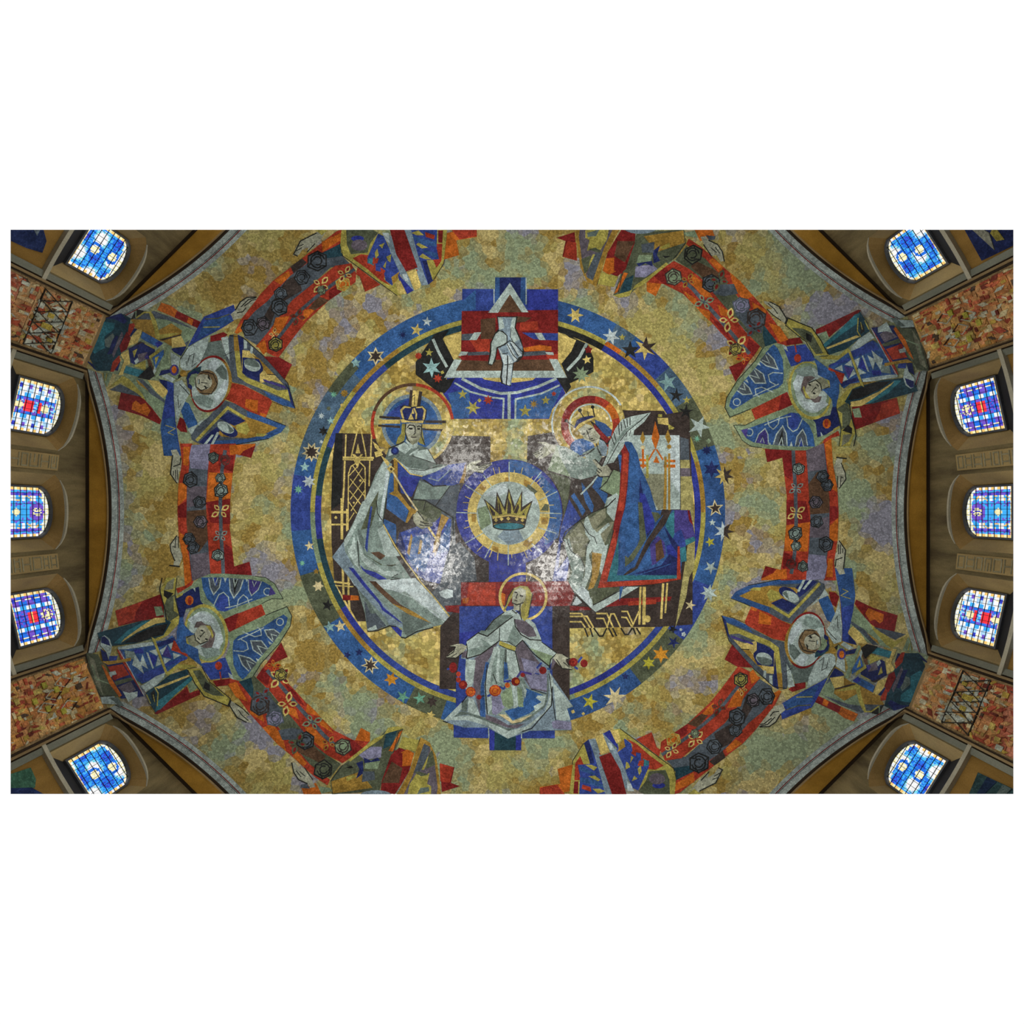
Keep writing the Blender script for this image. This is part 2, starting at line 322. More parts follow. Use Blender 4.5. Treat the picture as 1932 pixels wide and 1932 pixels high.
ART = """
T star_ring|broad blue ring strewn with stars around the central scene of the dome|mosaic ring
N inner_band
B 958.2,966.4 352.6 364 u 0 360
B 958.2,966.4 352.6 364 T 150 172 185 200 230 258
B 958.2,966.4 352.6 364 B 200 230 20 52 100 140
B 958.2,966.4 352.6 364 K 275 300
B 958.2,966.4 352.6 364 d 330 338
N blue_band
B 958.2,966.4 373 410 b 0 360
B 958.2,966.4 373 410 i 52 100 262 292 350 15
B 958.2,966.4 373 410 B 20 48 308 325 175 190
B 958.2,966.4 373 410 I 195 222 300 306 318 330
B 958.2,966.4 373 410 V 328 342 36 52 148 163 108 118
B 958.2,966.4 391 410 V 214 224
N gold_line
B 958.2,966.4 364 373 y 0 360
B 958.2,966.4 364 373 o 218 236 305 320 345 360 135 150
B 958.2,966.4 364 373 v 165 180 70 80
B 958.2,966.4 364 373 O 22 32 300 305
T sky_arc|dark blue sky with small stars and pale double arcs below the triangle|mosaic panel
F 820 500 6.44
N sky_field
P u 150,1370 1500,1370 1590,1560 1430,1750 1390,1870 220,1870 200,1700 100,1560
P b 160,1560 420,1500 430,1700 420,1860 230,1870 200,1700
P b 960,1640 1560,1480 1430,1750 1390,1860 980,1870
P K 1480,1370 1610,1370 1660,1480 1600,1560
P K 90,1400 250,1370 190,1480 120,1560 60,1540
P Y 560,1350 1250,1350 1190,1400 960,1430 760,1420 600,1390
P K 180,780 0,840 -230,1180 -230,1330 60,1560 240,1170 100,900
P K 1500,770 1720,900 1860,960 1930,1130 1930,1300 1640,1440 1540,1200 1700,930
P Y 110,880 320,820 330,1090 230,1150 160,1010
P Y 1500,830 1720,910 1660,1050 1540,1200 1500,1150
N pale_arc
L w 34 330,1380 560,1500 800,1560 1000,1550 1250,1480 1480,1380
L w 22 240,1430 430,1540 700,1610 840,1625 830,1870
L w 22 1520,1460 1300,1560 1080,1610 985,1630 980,1870
L w 38 905,1550 905,1700 905,1870
L w 34 -20,900 50,1060 150,1240
L w 36 1850,950 1760,1120 1610,1280
T hand_emblem|pale blue hand pointing down before a white triangle over red and blue squares|mosaic emblem
N blue_square
P B 335,290 1500,295 1500,570 335,570
P b 335,440 500,300 500,540 335,570
P u 1130,300 1500,300 1500,540 1130,560
P i 735,150 1110,150 1120,470 735,470
P n 790,150 1050,150 1040,430 790,400
L w 14 722,290 722,470
L w 14 1112,150 1112,480
N red_square
P R 330,560 1500,545 1500,1160 320,1160
P r 1040,700 1250,680 1260,790 1030,800
P r 420,900 660,900 700,1060 520,1060
P O 1060,1010 1280,970 1420,990 1420,1040 1100,1050
P m 560,660 740,640 740,900 560,900
P m 980,620 1180,640 1100,690 990,700
P B 1060,820 1500,830 1500,920 1200,900
P S 330,840 480,830 430,915 325,915
P r 1350,1090 1500,1080 1500,1150 1380,1140
P S 1080,1060 1340,1040 1360,1090 1080,1110
P S 400,1060 640,1050 720,1090 400,1100
P m 320,1150 1390,1150 1470,1290 250,1290
P R 280,1110 640,1120 720,1170 340,1155
N triangle
P m 915,355 1060,575 770,575
P w 915,215 1140,575 1060,575 915,355 770,580 650,580
P w 240,1145 330,1155 255,1285 1460,1285 1390,1140 1490,1145 1610,1370 115,1370
P w 480,820 570,815 510,912 420,912
P w 1215,825 1300,825 1350,912 1270,912
P w 320,1050 410,1055 385,1095 285,1105
P w 1340,1055 1440,1060 1450,1095 1370,1090
N hand
P k 755,625 1010,625 985,760 1050,900 1090,1060 1070,1120 1010,1180 965,1180 950,1300 925,1475 810,1440 795,1360 820,1200 770,1000 750,1090 740,1170 690,1225 645,1205 670,1050 675,950 730,830 780,770
P s 770,635 990,635 970,760 1030,900 1070,1000 1060,1110 1020,1120 990,1170 950,1190 930,1460 830,1435 815,1360 835,1200 770,1010 860,960 885,870 820,800 780,790
P w 770,635 820,640 850,760 790,790
P w 920,760 945,640 990,635 970,760 1030,900 960,950 920,900
P w 740,840 790,800 880,850 870,950 750,1000 740,1100 700,1210 660,1200 690,1060 690,950
P W 780,1010 830,1080 880,1100 870,1455 830,1430 820,1350 840,1200
P W 890,1080 955,1170 910,1465 880,1455
P W 870,960 900,950 1010,1150 970,1170 900,1030
P W 920,930 960,940 1060,1100 1020,1115
L k 14 885,1100 890,1200 870,1460
L k 10 760,1000 850,970 910,920 960,940 1070,1060
L k 10 880,960 950,1090 1010,1150
L k 10 920,950 1020,1110
L k 10 820,1080 890,1070
L k 10 850,1215 950,1200
L k 12 820,800 880,860 880,940 790,1000
L k 8 930,770 920,870 960,950
T throne|dark throne back with gold lattice and ringed finial behind the king|mosaic throne
F 600 700 6.44
N back_panel
P d 215,755 2095,795 2095,2080 2095,3040 1700,3040 480,3040 200,2560 165,2100 160,1600 180,1100
P K 215,755 300,755 280,1600 160,1690 175,1100
N gold_lattice
L Y 20 515,570 510,505
C Y 503,630 58 22
C Y 503,630 26 14
L Y 16 490,690 470,760 410,1010 400,1050
L Y 16 515,690 540,800 575,980 585,1050
P Y 485,880 515,1000 455,1000
L Y 18 340,770 330,1050
L Y 18 650,770 640,1050
L Y 24 300,1050 680,1055
L Y 18 300,1075 670,1080
P Y 415,1010 480,1120 545,1010 520,1010 485,1060 450,1010
P Y 430,1080 520,1080 480,1180
L Y 22 325,1090 315,1400 295,1700 290,1990
L Y 18 630,1090 620,1400
L Y 14 460,1120 400,1160 370,1250 365,1930
L Y 14 510,1110 570,1170 575,1300 570,1560
L Y 11 380,1270 490,1150
L Y 11 375,1420 540,1180
L Y 11 390,1560 575,1300
L Y 11 400,1700 575,1440
L Y 11 370,1830 440,1720
L Y 11 420,1150 575,1360
L Y 11 390,1310 575,1530
L Y 11 380,1450 520,1620
L Y 11 375,1590 470,1730
E Y 515,1330 16 16
E Y 435,1600 12 12
L Y 30 155,1715 350,1715
L Y 22 160,1865 350,1865
E Y 217,1780 18 18
F 600 940 6.44
L Y 32 290,0 290,500
L Y 18 350,130 350,400
L Y 26 300,850 310,1170
L Y 24 370,940 370,1170 385,1370
L Y 24 195,1015 390,1040
L Y 16 210,1060 430,1075
P R 300,1175 400,1180 390,1240 300,1240
P O 400,1180 490,1185 500,1240 390,1240
T throne|tall pale throne back with orange spires and candlesticks behind the queen|mosaic throne
F 990 700 6.44
N back_panel
P d 35,790 2000,480 2040,1600 2040,3080 1600,3110 550,3110 200,3110 20,2500 20,1400
P d 1100,475 1690,485 1860,790 1860,1000 1100,1000
P Y 1610,570 1740,570 1750,660 1620,640
P y 1620,525 1670,525 1670,560 1620,560
P y 1740,640 1820,690 1800,710 1750,710
P w 1240,780 1880,780 1890,1680 1560,1690 1400,1400 1200,1000
P W 1750,780 1880,780 1890,1500 1760,1300
P F 1440,1250 1700,1250 1700,1670 1620,1690 1560,1560
P S 1890,800 1990,830 2000,1080 1890,1080
P M 1890,1080 2000,1080 2010,1180 1895,1180
P P 1895,1180 2010,1180 2010,1280 1895,1280
P M 1895,1280 2030,1280 2070,2040 1900,2040
P M 1990,2040 2070,2040 2060,2400 2000,2500 1960,2750 1830,3120
N spires
P O 1585,610 1640,800 1590,960 1540,820
P o 1435,730 1465,820 1435,890 1400,820
P o 1740,710 1780,830 1745,890 1705,800
E e 1435,930 28 28
E o 1755,920 28 28
L O 26 1435,950 1440,1180
L O 20 1580,950 1500,1090
L O 20 1600,950 1680,1080
P O 1600,1030 1640,1120 1560,1110
L O 30 1390,1080 1500,1085
L O 30 1700,1090 1830,1095
L O 38 1690,1155 1830,1155
L O 30 1400,1150 1480,1150
L y 30 1490,1020 1490,1300
L o 30 1710,1040 1710,1400
L o 34 1710,1400 1700,1700
L o 28 1755,1000 1755,1690
T throne_steps|dark stepped base with red bars and linked gold fretwork under the queen|mosaic panel
F 1030 930 6.44
N step
P d 290,1280 1640,1060 1550,1300 1360,1620 290,1645
P R 290,1370 560,1390 600,1420 290,1430
P R 700,1290 1530,1260 1510,1310 680,1390
P r 1000,1320 1340,1290 1340,1350 1000,1370
N gold_fretwork
L Y 26 1150,1140 1135,1600
L Y 40 1195,1140 1190,1600
E Y 1235,1530 38 44
L Y 28 1425,1100 1400,1530
L Y 22 1475,1095 1450,1460
L Y 20 290,1465 430,1465 540,1640
L Y 20 290,1500 500,1500 580,1640
L Y 18 290,1565 430,1565 480,1640
L k 18 470,1640 510,1750
L k 18 535,1640 570,1750
L k 18 580,1640 650,1740 690,1740 740,1640
L Y 20 610,1465 740,1465 820,1640
L Y 18 610,1525 700,1525 750,1640
L Y 18 740,1640 790,1470 830,1470 910,1640
L k 18 810,1640 860,1740
L k 18 760,1640 820,1750
L Y 18 915,1440 990,1440 1060,1600
L Y 18 915,1510 980,1515 1040,1620
L Y 18 1130,1440 1040,1640
L k 18 910,1640 960,1720 1000,1720 1050,1640
L k 18 1060,1640 1090,1720
L k 18 1100,1640 1150,1720
T crown_medallion|round medallion with a gold crown inside a rayed halo and blue ring|mosaic medallion
F 820 820 6.44
N blue_ring
P u 660,1450 1110,1450 1110,1800 660,1800
E u 905,945 648 645
P b 1200,380 1500,700 1550,950 1500,1250 1330,1350 1390,900
P b 905,300 1130,340 1300,450 1100,560 905,480
N gold_ring
E Y 900,955 500 500
N ray
L w 12 905,330 905,620
L w 12 1300,450 1130,660
L w 12 1490,690 1270,800
L w 12 1540,960 1270,950
L w 12 1480,1200 1260,1130
L w 12 1310,1440 1130,1280
L w 14 895,1590 895,1330
L w 12 610,1500 710,1300
L w 12 370,1320 600,1190
L w 12 255,945 520,955
L w 12 370,610 600,760
L w 12 590,490 700,640
L Y 9 710,400 740,500
L Y 9 780,395 800,500
L Y 9 970,430 965,490
L Y 9 1070,400 1045,500
L Y 9 1190,510 1120,620
L Y 9 1290,530 1200,620
L Y 9 1320,630 1240,700
L Y 9 1380,690 1290,760
L Y 9 1450,855 1350,860
L Y 9 1480,1015 1370,1005
L Y 9 1380,1280 1290,1210
L Y 9 1125,1500 1085,1400
L Y 9 1180,1420 1130,1360
L Y 9 940,1500 935,1430
L Y 12 765,1530 770,1440
L Y 12 665,1490 700,1400
L Y 9 515,1420 610,1320
L Y 9 360,1140 470,1100
L Y 9 370,1050 450,1040
L Y 9 350,915 450,920
L Y 9 345,825 450,830
L Y 11 370,750 450,790
L Y 9 550,560 620,640
N gold_tile
P o 1090,540 1180,590 1130,650 1080,600
P o 860,520 900,520 905,600 850,580
P V 1140,600 1250,690 1200,740 1110,650
P o 450,960 500,960 500,1060 450,1060
P o 560,600 630,640 600,690 540,650
P o 1290,1000 1380,1010 1370,1090 1300,1090
P o 1100,1280 1200,1300 1130,1370 1070,1340
P V 1340,840 1390,850 1380,930 1290,920
P o 700,1350 780,1370 770,1430 700,1400
N pale_disc
E w 895,955 385 385
P W 600,740 800,600 880,590 890,700 760,760
P s 760,1240 860,1140 1020,1150 1090,1290 900,1340
P v 520,900 640,860 690,1080 560,1160
P W 1050,640 1200,700 1270,860 1120,820
N crown
P d 590,775 700,860 735,900 755,685 845,880 900,645 975,870 1065,675 1065,880 1195,795 1130,980 1095,1130 905,1165 710,1125 690,990
P y 620,805 740,930 780,960 760,740 860,940 905,690 960,940 1050,720 1045,940 1170,830 1110,1000 900,965 700,1000
P d 655,860 735,950 735,985 700,985
P d 775,780 825,970 780,970
P d 890,760 930,860 930,960 880,960
P d 1010,840 1030,880 1000,960 960,950
P d 1140,870 1080,940 1100,980 1060,975
P Y 700,1000 900,970 1115,1000 1110,1025 900,990 705,1025
P Y 720,1085 900,1060 1090,1085 1085,1110 900,1085 720,1110
P Y 745,1015 770,1040 745,1065 722,1040
P Y 812,1000 838,1025 812,1050 788,1025
P Y 895,995 920,1020 895,1045 870,1020
P Y 998,1000 1022,1025 998,1050 974,1025
P Y 1068,1015 1092,1040 1068,1065 1044,1040
E k 903,1115 198 50
E t 903,1112 180 38
T crowned_king_figure|crowned bearded man in pale cloak and blue robe holding a gold sceptre|mosaic figure
F 600 700 6.44
N halo
E * 1148,655 480 485
A r 1148,655 490 38 160 352
A m 1148,655 490 38 200 275
A Y 1148,655 478 34 8 62
E s 1140,650 368 368
E b 1140,650 322 322
P B 850,520 1100,330 1120,420 1000,560 820,540
P d 1118,230 1268,250 1240,440 1100,440
P Y 1152,235 1228,245 1200,440 1135,440
P d 745,545 1000,560 1000,590 745,572
P Y 735,590 1000,590 1000,640 735,640
P d 730,650 1000,665 1000,695 730,675
P d 1300,600 1555,600 1555,635 1300,630
P Y 1260,645 1540,650 1560,740 1260,690
P d 1260,700 1520,705 1500,735 1260,715
N robe
P S 1150,1560 1250,1300 1560,1350 1730,1390 1690,1600 1660,1900 1680,2200 1600,2300 1120,2300 1060,2000
P B 940,1080 1120,1250 1280,1280 1580,1140 1800,1110 1790,1340 1640,1390 1420,1400 1280,1330 1250,1300 1130,1530 1010,1480 970,1300 970,1110
P b 870,1250 940,1230 960,1500 1100,1700 1060,1840 830,1670 850,1400
P u 1010,1280 1230,1300 1140,1530 1010,1400
P g 1230,1330 1420,1400 1600,1390 1500,1560 1160,1560
P S 1480,1580 1620,1400 1730,1390 1690,1600 1650,1880 1400,1720
P o 920,1060 965,1100 970,1450 1110,1640 1200,1700 1120,1850 1060,1840 1110,1700 960,1530 860,1490 920,1460
P o 1790,1115 1800,1250 1770,1360 1715,1360 1760,1250
P V 1150,1560 1290,1560 1500,1680 1500,1900 1340,1950 1280,1800 1170,1650
L s 14 1340,1300 1460,1335 1620,1190
L k 16 1280,1320 1400,1400 1560,1390
L k 16 1150,1560 1300,1570 1500,1690 1640,1780 1645,2000 1600,2140
L k 10 1420,1650 1600,1400
L k 10 1280,1700 1310,1580
F 600 940 6.44
P b 800,250 950,320 950,560 860,430 790,310
P d 800,120 1080,310 1160,180 1200,380 980,480 940,300 800,230
P B 990,420 1180,350 1380,300 1560,230 1620,260 1600,620 1560,720 1480,1040 1300,1000 1160,880 1040,700 960,560
P b 1120,480 1360,420 1370,640 1300,900 1160,850 1080,700
P b 1480,480 1610,280 1590,640 1450,680
P u 1380,330 1500,210 1520,440 1400,470
P m 1400,560 1440,420 1500,190 1590,240 1500,400 1480,560 1420,720
P o 1440,460 1500,190 1590,240 1500,400 1420,660 1390,660
P o 1080,660 1130,430 1150,470 1110,700
P o 1190,820 1240,500 1270,520 1210,900
P n 960,560 1000,400 1060,600 1060,740
P S 1600,600 1720,530 1900,720 1930,1000 1750,1020 1740,1400 1620,1450 1350,1180 1480,1040 1560,720
P b 1160,700 1330,640 1290,900 1190,830
P W 1470,1140 1560,1100 1640,1120 1640,1200 1560,1220 1490,1190
N cloak
F 600 700 6.44
P g 820,1050 870,1110 900,1130 880,1250 850,1400 820,1650 790,1830 830,1925 780,2000 1250,2700 1620,3060 1400,3105 1060,3246 1010,3236 1020,3126 870,3096 600,3166 570,2946 480,2646 280,2386 170,2261 310,2076 480,1740 600,1500 700,1250
P G 860,940 1050,860 1150,920 1210,890 1330,940 1440,1130 1580,1140 1440,1220 1280,1280 1120,1250 980,1110 930,1050 870,1110 820,1050
P w 870,950 1050,870 1140,930 1060,1010 980,960 900,1020 850,1040
P w 1150,980 1330,950 1430,1120 1300,1080 1170,1040
P w 940,1060 1080,1170 1280,1200 1480,1170 1580,1145 1430,1225 1280,1275 1120,1245 985,1105
L w 22 1060,910 1150,930 1210,900
L w 18 1110,1020 1220,950
L k 8 1140,1030 1300,1080 1450,1140
L k 8 1100,1190 1280,1210 1480,1150
L k 14 860,940 960,900 1050,855
L k 9 1330,940 1440,1130
L Y 14 940,1060 1120,1250 1270,1280
P w 820,1060 880,1160 860,1260 820,1300 780,1500 700,1600 640,1700 560,1800 400,1925 600,1500
P W 830,1200 865,1250 845,1400 800,1650 780,1820 740,1820 790,1500
P V 640,1620 740,1450 700,1700 640,1900 520,1930
F 600 940 6.44
P w 540,40 640,20 560,130 500,270 430,420 350,560 300,640 320,500 400,380
P W 170,715 260,640 290,720 360,850 430,920 520,1080 440,1060 370,940 280,840
P s 170,715 310,530 330,650 430,820 600,1060 800,1290 1030,1520 1050,1620 1030,1560 870,1550 820,1450 620,1250 480,1100 370,940 280,840
P S 560,1250 620,1300 830,1550 720,1600 600,1620
P G 570,1240 480,1100 620,1250 700,1400 640,1400
P w 600,1590 700,1540 720,1590 620,1625
P W 620,1000 1180,970 1390,1190 1600,1440 1620,1520 1450,1450 1060,1130 1000,1150 900,1120 700,1080
P g 1020,1160 1130,1200 1450,1450 1540,1530 1400,1560 1200,1610 1080,1690 1040,1650 1020,1400 990,1180
P G 1010,1380 1150,1380 1380,1520 1200,1600 1080,1680 1040,1620
P u 370,840 430,850 570,1030 760,1260 790,1320 1030,1520 1000,1510 780,1360 740,1280 560,1080
P u 510,810 560,860 700,900 840,985 740,990 600,920 540,870
P B 600,350 640,100 660,100 610,500 600,660 570,600
P w 470,420 500,520 560,700 640,760 800,880 990,890 1000,920 900,960 780,920 600,830 520,740 490,560
P w 440,430 470,640 500,830 510,870 440,800 360,640 410,560
P G 480,340 560,500 560,640 500,520
P w 720,380 790,330 960,640 1000,700 900,710 820,710
P m 620,1005 700,1010 800,1110 1000,1290 1180,1390 1380,1520 1080,1400 900,1280 760,1150
P o 900,1280 1080,1340 1180,1390 1380,1520 1100,1410
P m 640,660 740,650 820,700 760,750
P V 500,640 700,760 800,820 950,800 900,830 760,810
P u 880,1555 960,1560 1020,1610 1010,1690 960,1640
L w 14 1000,1150 1150,1210 1250,1300 1450,1400 1540,1520
L k 10 710,30 720,180 780,270
L k 10 480,520 500,830
L k 8 840,810 900,820 950,810
L k 10 880,990 1000,980 900,960 970,920
L k 10 830,0 790,300
L k 14 790,310 920,570 1060,770 1160,900 1400,1190
L Y 16 795,320 930,570 1070,780 1150,880 1240,1010 1400,1190 1600,1440
L k 14 600,1620 720,1610 870,1550 950,1560
L k 14 1010,1690 1060,1700 1200,1620 1400,1570
F 600 700 6.44
E n 935,970 50 50
E B 935,970 28 28
N head
P h 1020,640 1065,640 1060,760 1050,840 990,880 945,890 970,810 1010,760
P h 1255,640 1275,760 1300,900 1240,880 1210,850 1250,780
P w 1060,850 1080,820 1215,860 1205,930 1150,950
P f 1065,640 1170,620 1262,650 1252,780 1215,860 1150,900 1080,840 1058,720
P x 1090,650 1170,640 1180,760 1130,790 1080,740
P F 1058,740 1095,810 1130,870 1150,898 1080,845
P F 1110,830 1140,850 1210,830 1200,870 1150,900
L k 13 1085,690 1110,655 1160,660 1180,680 1180,755 1160,775
L k 13 1200,680 1225,668 1258,680
L k 19 1100,695 1150,700
L k 19 1205,702 1240,700
L d 13 1130,800 1160,805 1195,800
E k 1128,703 17 10
E k 1224,706 16 10
L f 14 1120,760 1100,790
L F 12 1130,780 1195,778
L k 12 1065,640 1058,740 1085,830 1120,870
L k 12 1262,650 1252,780 1300,900
N crown
P n 1000,440 1050,420 1150,440 1270,425 1315,470 1312,560 1280,625 1130,600 1015,620
L Y 24 1040,600 1010,480 1050,435 1130,440
L Y 24 1190,440 1270,435 1300,480 1280,590
L Y 20 1165,450 1195,520 1190,590
P Y 1000,585 1100,605 1200,608 1285,598 1275,635 1120,622 1015,628
P Y 1095,590 1130,510 1165,590
P Y 1135,520 1150,450 1170,520
L k 8 1000,440 1050,418 1150,438 1270,423 1318,475 1312,560 1280,630
L k 7 1015,575 1130,600 1280,570
L k 8 1130,320 1175,290 1170,410
N sceptre
L e 20 905,1220 1060,1480 1210,1700
P Y 835,1185 885,1150 935,1190 885,1240
P d 870,1190 890,1172 910,1192 890,1212
P Y 760,1020 840,1080 870,1120 850,1160 810,1110
P Y 665,855 735,910 750,945 820,945 770,985 790,1020 700,1050 685,985 730,970 690,930
N hand
F 600 940 6.44
P F 1150,210 1210,160 1330,235 1290,270 1400,310 1390,340 1260,375 1200,340 1160,280
P f 1160,200 1210,160 1300,260 1250,300 1210,330 1160,270
L f 18 1250,310 1390,320
L f 16 1240,345 1360,350
L k 12 1240,280 1300,310 1395,315
L k 12 1230,320 1280,335 1370,335
L k 12 1210,160 1290,265
L Y 26 1340,350 1460,530
F 820 820 6.44
N hand
P f 390,380 450,330 490,310 575,315 540,340 500,360 540,380 690,340 700,360 600,440 590,465 530,455 420,430 380,460
P F 430,360 500,360 520,420 450,420
L k 12 500,370 560,385 690,345
L k 9 530,400 620,395 690,362
L k 9 530,425 600,420 640,400
L k 12 390,360 450,325 520,310
L k 12 420,430 520,455 590,468
T queen_figure|crowned woman in blue mantle with red border holding a long white feather|mosaic figure
F 990 700 6.44
N halo
E * 780,640 440 440
A W 780,640 448 22 165 330
C r 800,660 315 90
A R 800,660 315 90 170 280
A O 800,660 315 90 310 345
A W 800,660 255 16 120 350
E * 800,650 235 225
E b 700,930 150 110
N robe
P g 390,900 500,920 640,1000 720,1060 850,1080 950,1160 880,1260 800,1290 680,1320 560,1290 280,1205 320,1080
P v 390,900 430,1050 560,1290 280,1205 320,1080
P d 560,1300 690,1320 760,1350 940,1290 1010,1500 980,1620 800,1750 700,1810 600,1700 540,1500
P V 300,1230 560,1310 540,1480 520,1600 480,1750 440,1520 380,1380
P b 600,1480 740,1700 700,1760 640,1640 560,1520
P B 540,1560 680,1790 560,1930 440,2100 410,2400 560,2200 480,2700 480,2900 300,2750 380,2300 440,1900
P b 690,1350 740,1420 840,1640 820,1740 740,1600 700,1460
P b 880,1280 960,1300 930,1420 1010,1500 980,1620 900,1500 820,1410
P v 950,1290 1020,1290 1080,1200 1160,1230 1160,1560 920,1440
P g 1000,1540 1160,1550 1100,1900 1060,1930 900,1880
L k 12 1060,1220 1000,1340 900,1440
L k 12 920,1440 1160,1560
N gown
F 1030 930 6.44
P V 730,160 860,60 900,100 820,420 660,1150 560,1400 350,1210 260,1100 300,900 230,640 210,560 260,480 430,320 560,240
P F 260,540 400,370 560,290 720,180 730,300 600,440 760,360 830,350 700,640 620,620 520,560 480,640 500,760 430,780 330,720 250,600
P w 500,260 560,420 620,480 760,360 780,390 660,500 720,640 760,620 680,1000 560,760 580,640 480,500 460,360
P g 280,540 330,720 420,800 470,900 440,1100 360,1220 260,1110 320,960 220,620
P w 210,560 250,560 280,680 360,740 400,840 310,740 240,640
P w 540,580 600,640 520,760 560,900 540,1000 470,1180 420,1150 470,1000 500,640
P o 560,720 680,740 640,1000 580,1150 510,1180 560,1000
P w 260,1100 440,1130 560,1300 570,1360 700,1300 960,1140 1130,1140 900,1280 600,1450 540,1400 350,1210
P V 560,1180 660,1150 960,1140 700,1290 570,1360
P W 440,1130 520,1200 560,1400 480,1330 360,1200
P w 860,0 900,60 880,300 820,340 740,240 750,60
L k 14 850,60 740,170 560,240 380,360 230,480 210,560 240,640
L k 10 420,340 520,500 590,540 620,620
L k 10 540,570 490,660 480,760
L k 10 250,560 300,700 430,800 470,900
L k 10 980,1140 700,1300 570,1365
L k 12 260,1120 540,1400 600,1450
P W 140,1220 250,1140 350,1215 260,1250 140,1260
P W 320,1360 370,1255 440,1330 380,1365
P e 190,1190 250,1145 260,1190
N mantle
F 990 700 6.44
P i 1200,840 1300,870 1370,1000 1410,1180 1520,1420 1600,1700 1680,1690 1990,1690 2060,1990 1930,2100 1890,2530 1200,2620 900,2630 1100,1900 1160,1500 1270,1100
P b 1130,1000 1200,1040 1210,1300 1160,1230
P b 1230,860 1300,900 1370,1050 1400,1300 1300,1500 1240,1800 1200,2150 1260,2400 1150,2800 1180,1700 1260,1400 1280,1100
P n 1400,1300 1440,1500 1560,1880 1600,2050 1500,2050 1420,1750 1390,1500
P i 1420,1350 1520,1420 1600,1700 1570,1800 1480,1600
P u 1390,1550 1440,1500 1560,1850 1580,1930 1480,1930
F 1030 930 6.44
P u 1140,0 1200,10 1310,300 1320,400 1220,500 1180,300
P V 1120,110 1170,120 1220,560 1060,820 960,900 960,760 1000,790 1110,640 1140,560
P b 980,120 1110,130 1130,560 1020,740 970,700 960,560 950,300
P t 1490,280 1560,210 1560,500 1540,560 1450,400
P p 1560,210 1750,210 1820,560 1700,620 1620,660 1560,470
P B 1570,490 1640,440 1700,600 1700,650 1640,660 1540,560
P R 1740,210 1790,400 1740,340 1720,210
P t 1690,570 1800,530 1820,580 1700,640
P t 1630,670 1700,650 1710,830 1640,840
P d 1410,200 1530,210 1450,380 1280,600 1180,780 1100,940 880,1040 900,990 1080,900 1150,740 1240,540 1380,320
P V 1280,230 1360,240 1400,280 1330,360
P p 1260,640 1360,520 1440,600 1460,740 1340,860 1280,880 1270,700
P m 1330,620 1400,560 1440,780 1340,840
P u 1460,640 1530,620 1590,700 1600,800 1560,880 1400,920 1480,760
P n 1430,400 1530,540 1620,650 1600,740 1520,620
P b 1260,700 1290,860 1100,960 960,1020 1140,900
P n 1080,980 1400,880 1500,740 1600,800 1590,1000 1400,1010
P t 860,1000 1600,1000 1600,1050 960,1060 760,1090 740,1000 840,750 880,500 880,900
P i 900,900 940,560 960,780 950,900 1040,880 1140,760 1060,900 930,1000 880,1000
L b 10 1420,270 1200,600 1080,860 930,1000
L b 8 1520,860 1300,940 1080,1010
P r 900,0 980,0 960,160 900,400 860,620 740,1080 1590,1040 1600,650 1625,650 1640,1050 1300,1110 630,1155 760,700 840,420
P R 900,0 980,0 900,400 860,620 840,420
F 990 700 6.44
P R 1130,880 1210,880 1270,1000 1250,1400 1220,1650 1150,1900 1130,1932 1070,1932 1150,1500 1180,1000
P r 1200,1000 1260,1000 1250,1300 1200,1700 1130,1700 1170,1400
N face
P K 790,600 860,640 1050,850 1000,900 900,820 850,700
P i 850,590 980,640 1060,720 1050,790 990,800 860,640
P R 840,640 900,700 1030,830 1000,880 900,790 840,690
P s 900,830 960,850 1010,930 990,1030 930,1040 900,940
P f 640,720 740,640 800,660 860,720 920,790 880,880 820,870 720,830 700,770
P x 660,720 740,660 760,740 730,780 690,780
L k 12 750,720 770,760 790,830 830,820
L k 14 770,710 830,690
L k 14 700,770 735,765
L d 12 800,850 850,840
E k 714,766 16 10 -30
E k 796,706 16 10 -30
P g 700,1000 820,940 900,900 940,1040 900,1120 820,1080 760,1080
L k 14 870,880 890,950 930,1030
L k 14 640,1040 760,1010 850,940
N crown
P n 630,600 700,560 820,540 850,560 820,600 740,630 640,700 600,690
P Y 620,690 660,640 760,590 850,560 850,580 760,620 640,705
L k 14 500,600 600,680
L k 12 670,490 720,570
L k 10 765,490 775,550
L k 14 825,440 850,560
E k 505,605 24 20
E k 670,478 24 24
E k 825,438 22 22
N feather
P w 940,1170 1010,1000 1020,880 1100,700 1180,590 1300,550 1530,505 1450,620 1330,720 1320,780 1220,850 1200,920 1080,1110 1000,1130
P g 960,1150 1100,900 1250,720 1530,505 1400,600 1200,720 1100,860
L k 9 1000,1130 1150,860 1250,730 1400,610 1500,520
L k 10 1200,590 1230,700
L k 10 1240,580 1250,680
L k 10 1280,560 1280,660
L k 10 1140,640 1150,780
L k 10 1170,620 1180,730
L k 8 1240,740 1230,800
L k 8 1290,720 1270,790
L k 10 1050,790 1090,900
L k 10 1080,740 1110,850
L W 20 1150,860 1260,845
L w 20 885,1275 820,1360 680,1500
N hand
P f 90,1000 170,960 230,900 200,880 150,865 250,860 310,890 385,900 360,1000 320,1000 210,1065 150,1065
P F 200,960 260,900 300,940 240,1010
L k 12 90,1010 200,960 240,900
L k 9 90,1030 210,985
L k 10 150,1065 220,1010
P f 820,1080 850,1070 950,1160 1000,1140 1060,1220 1030,1275 920,1280 870,1240 890,1190
L k 12 870,1200 910,1240
L k 12 890,1180 940,1220
L k 13 850,1070 940,1160
L k 12 920,1285 1030,1280 1060,1220
T kneeling_girl_figure|fair-haired girl kneeling in white robe and cape with arms outspread|mosaic figure
F 820 1070 6.44
N cross_panel
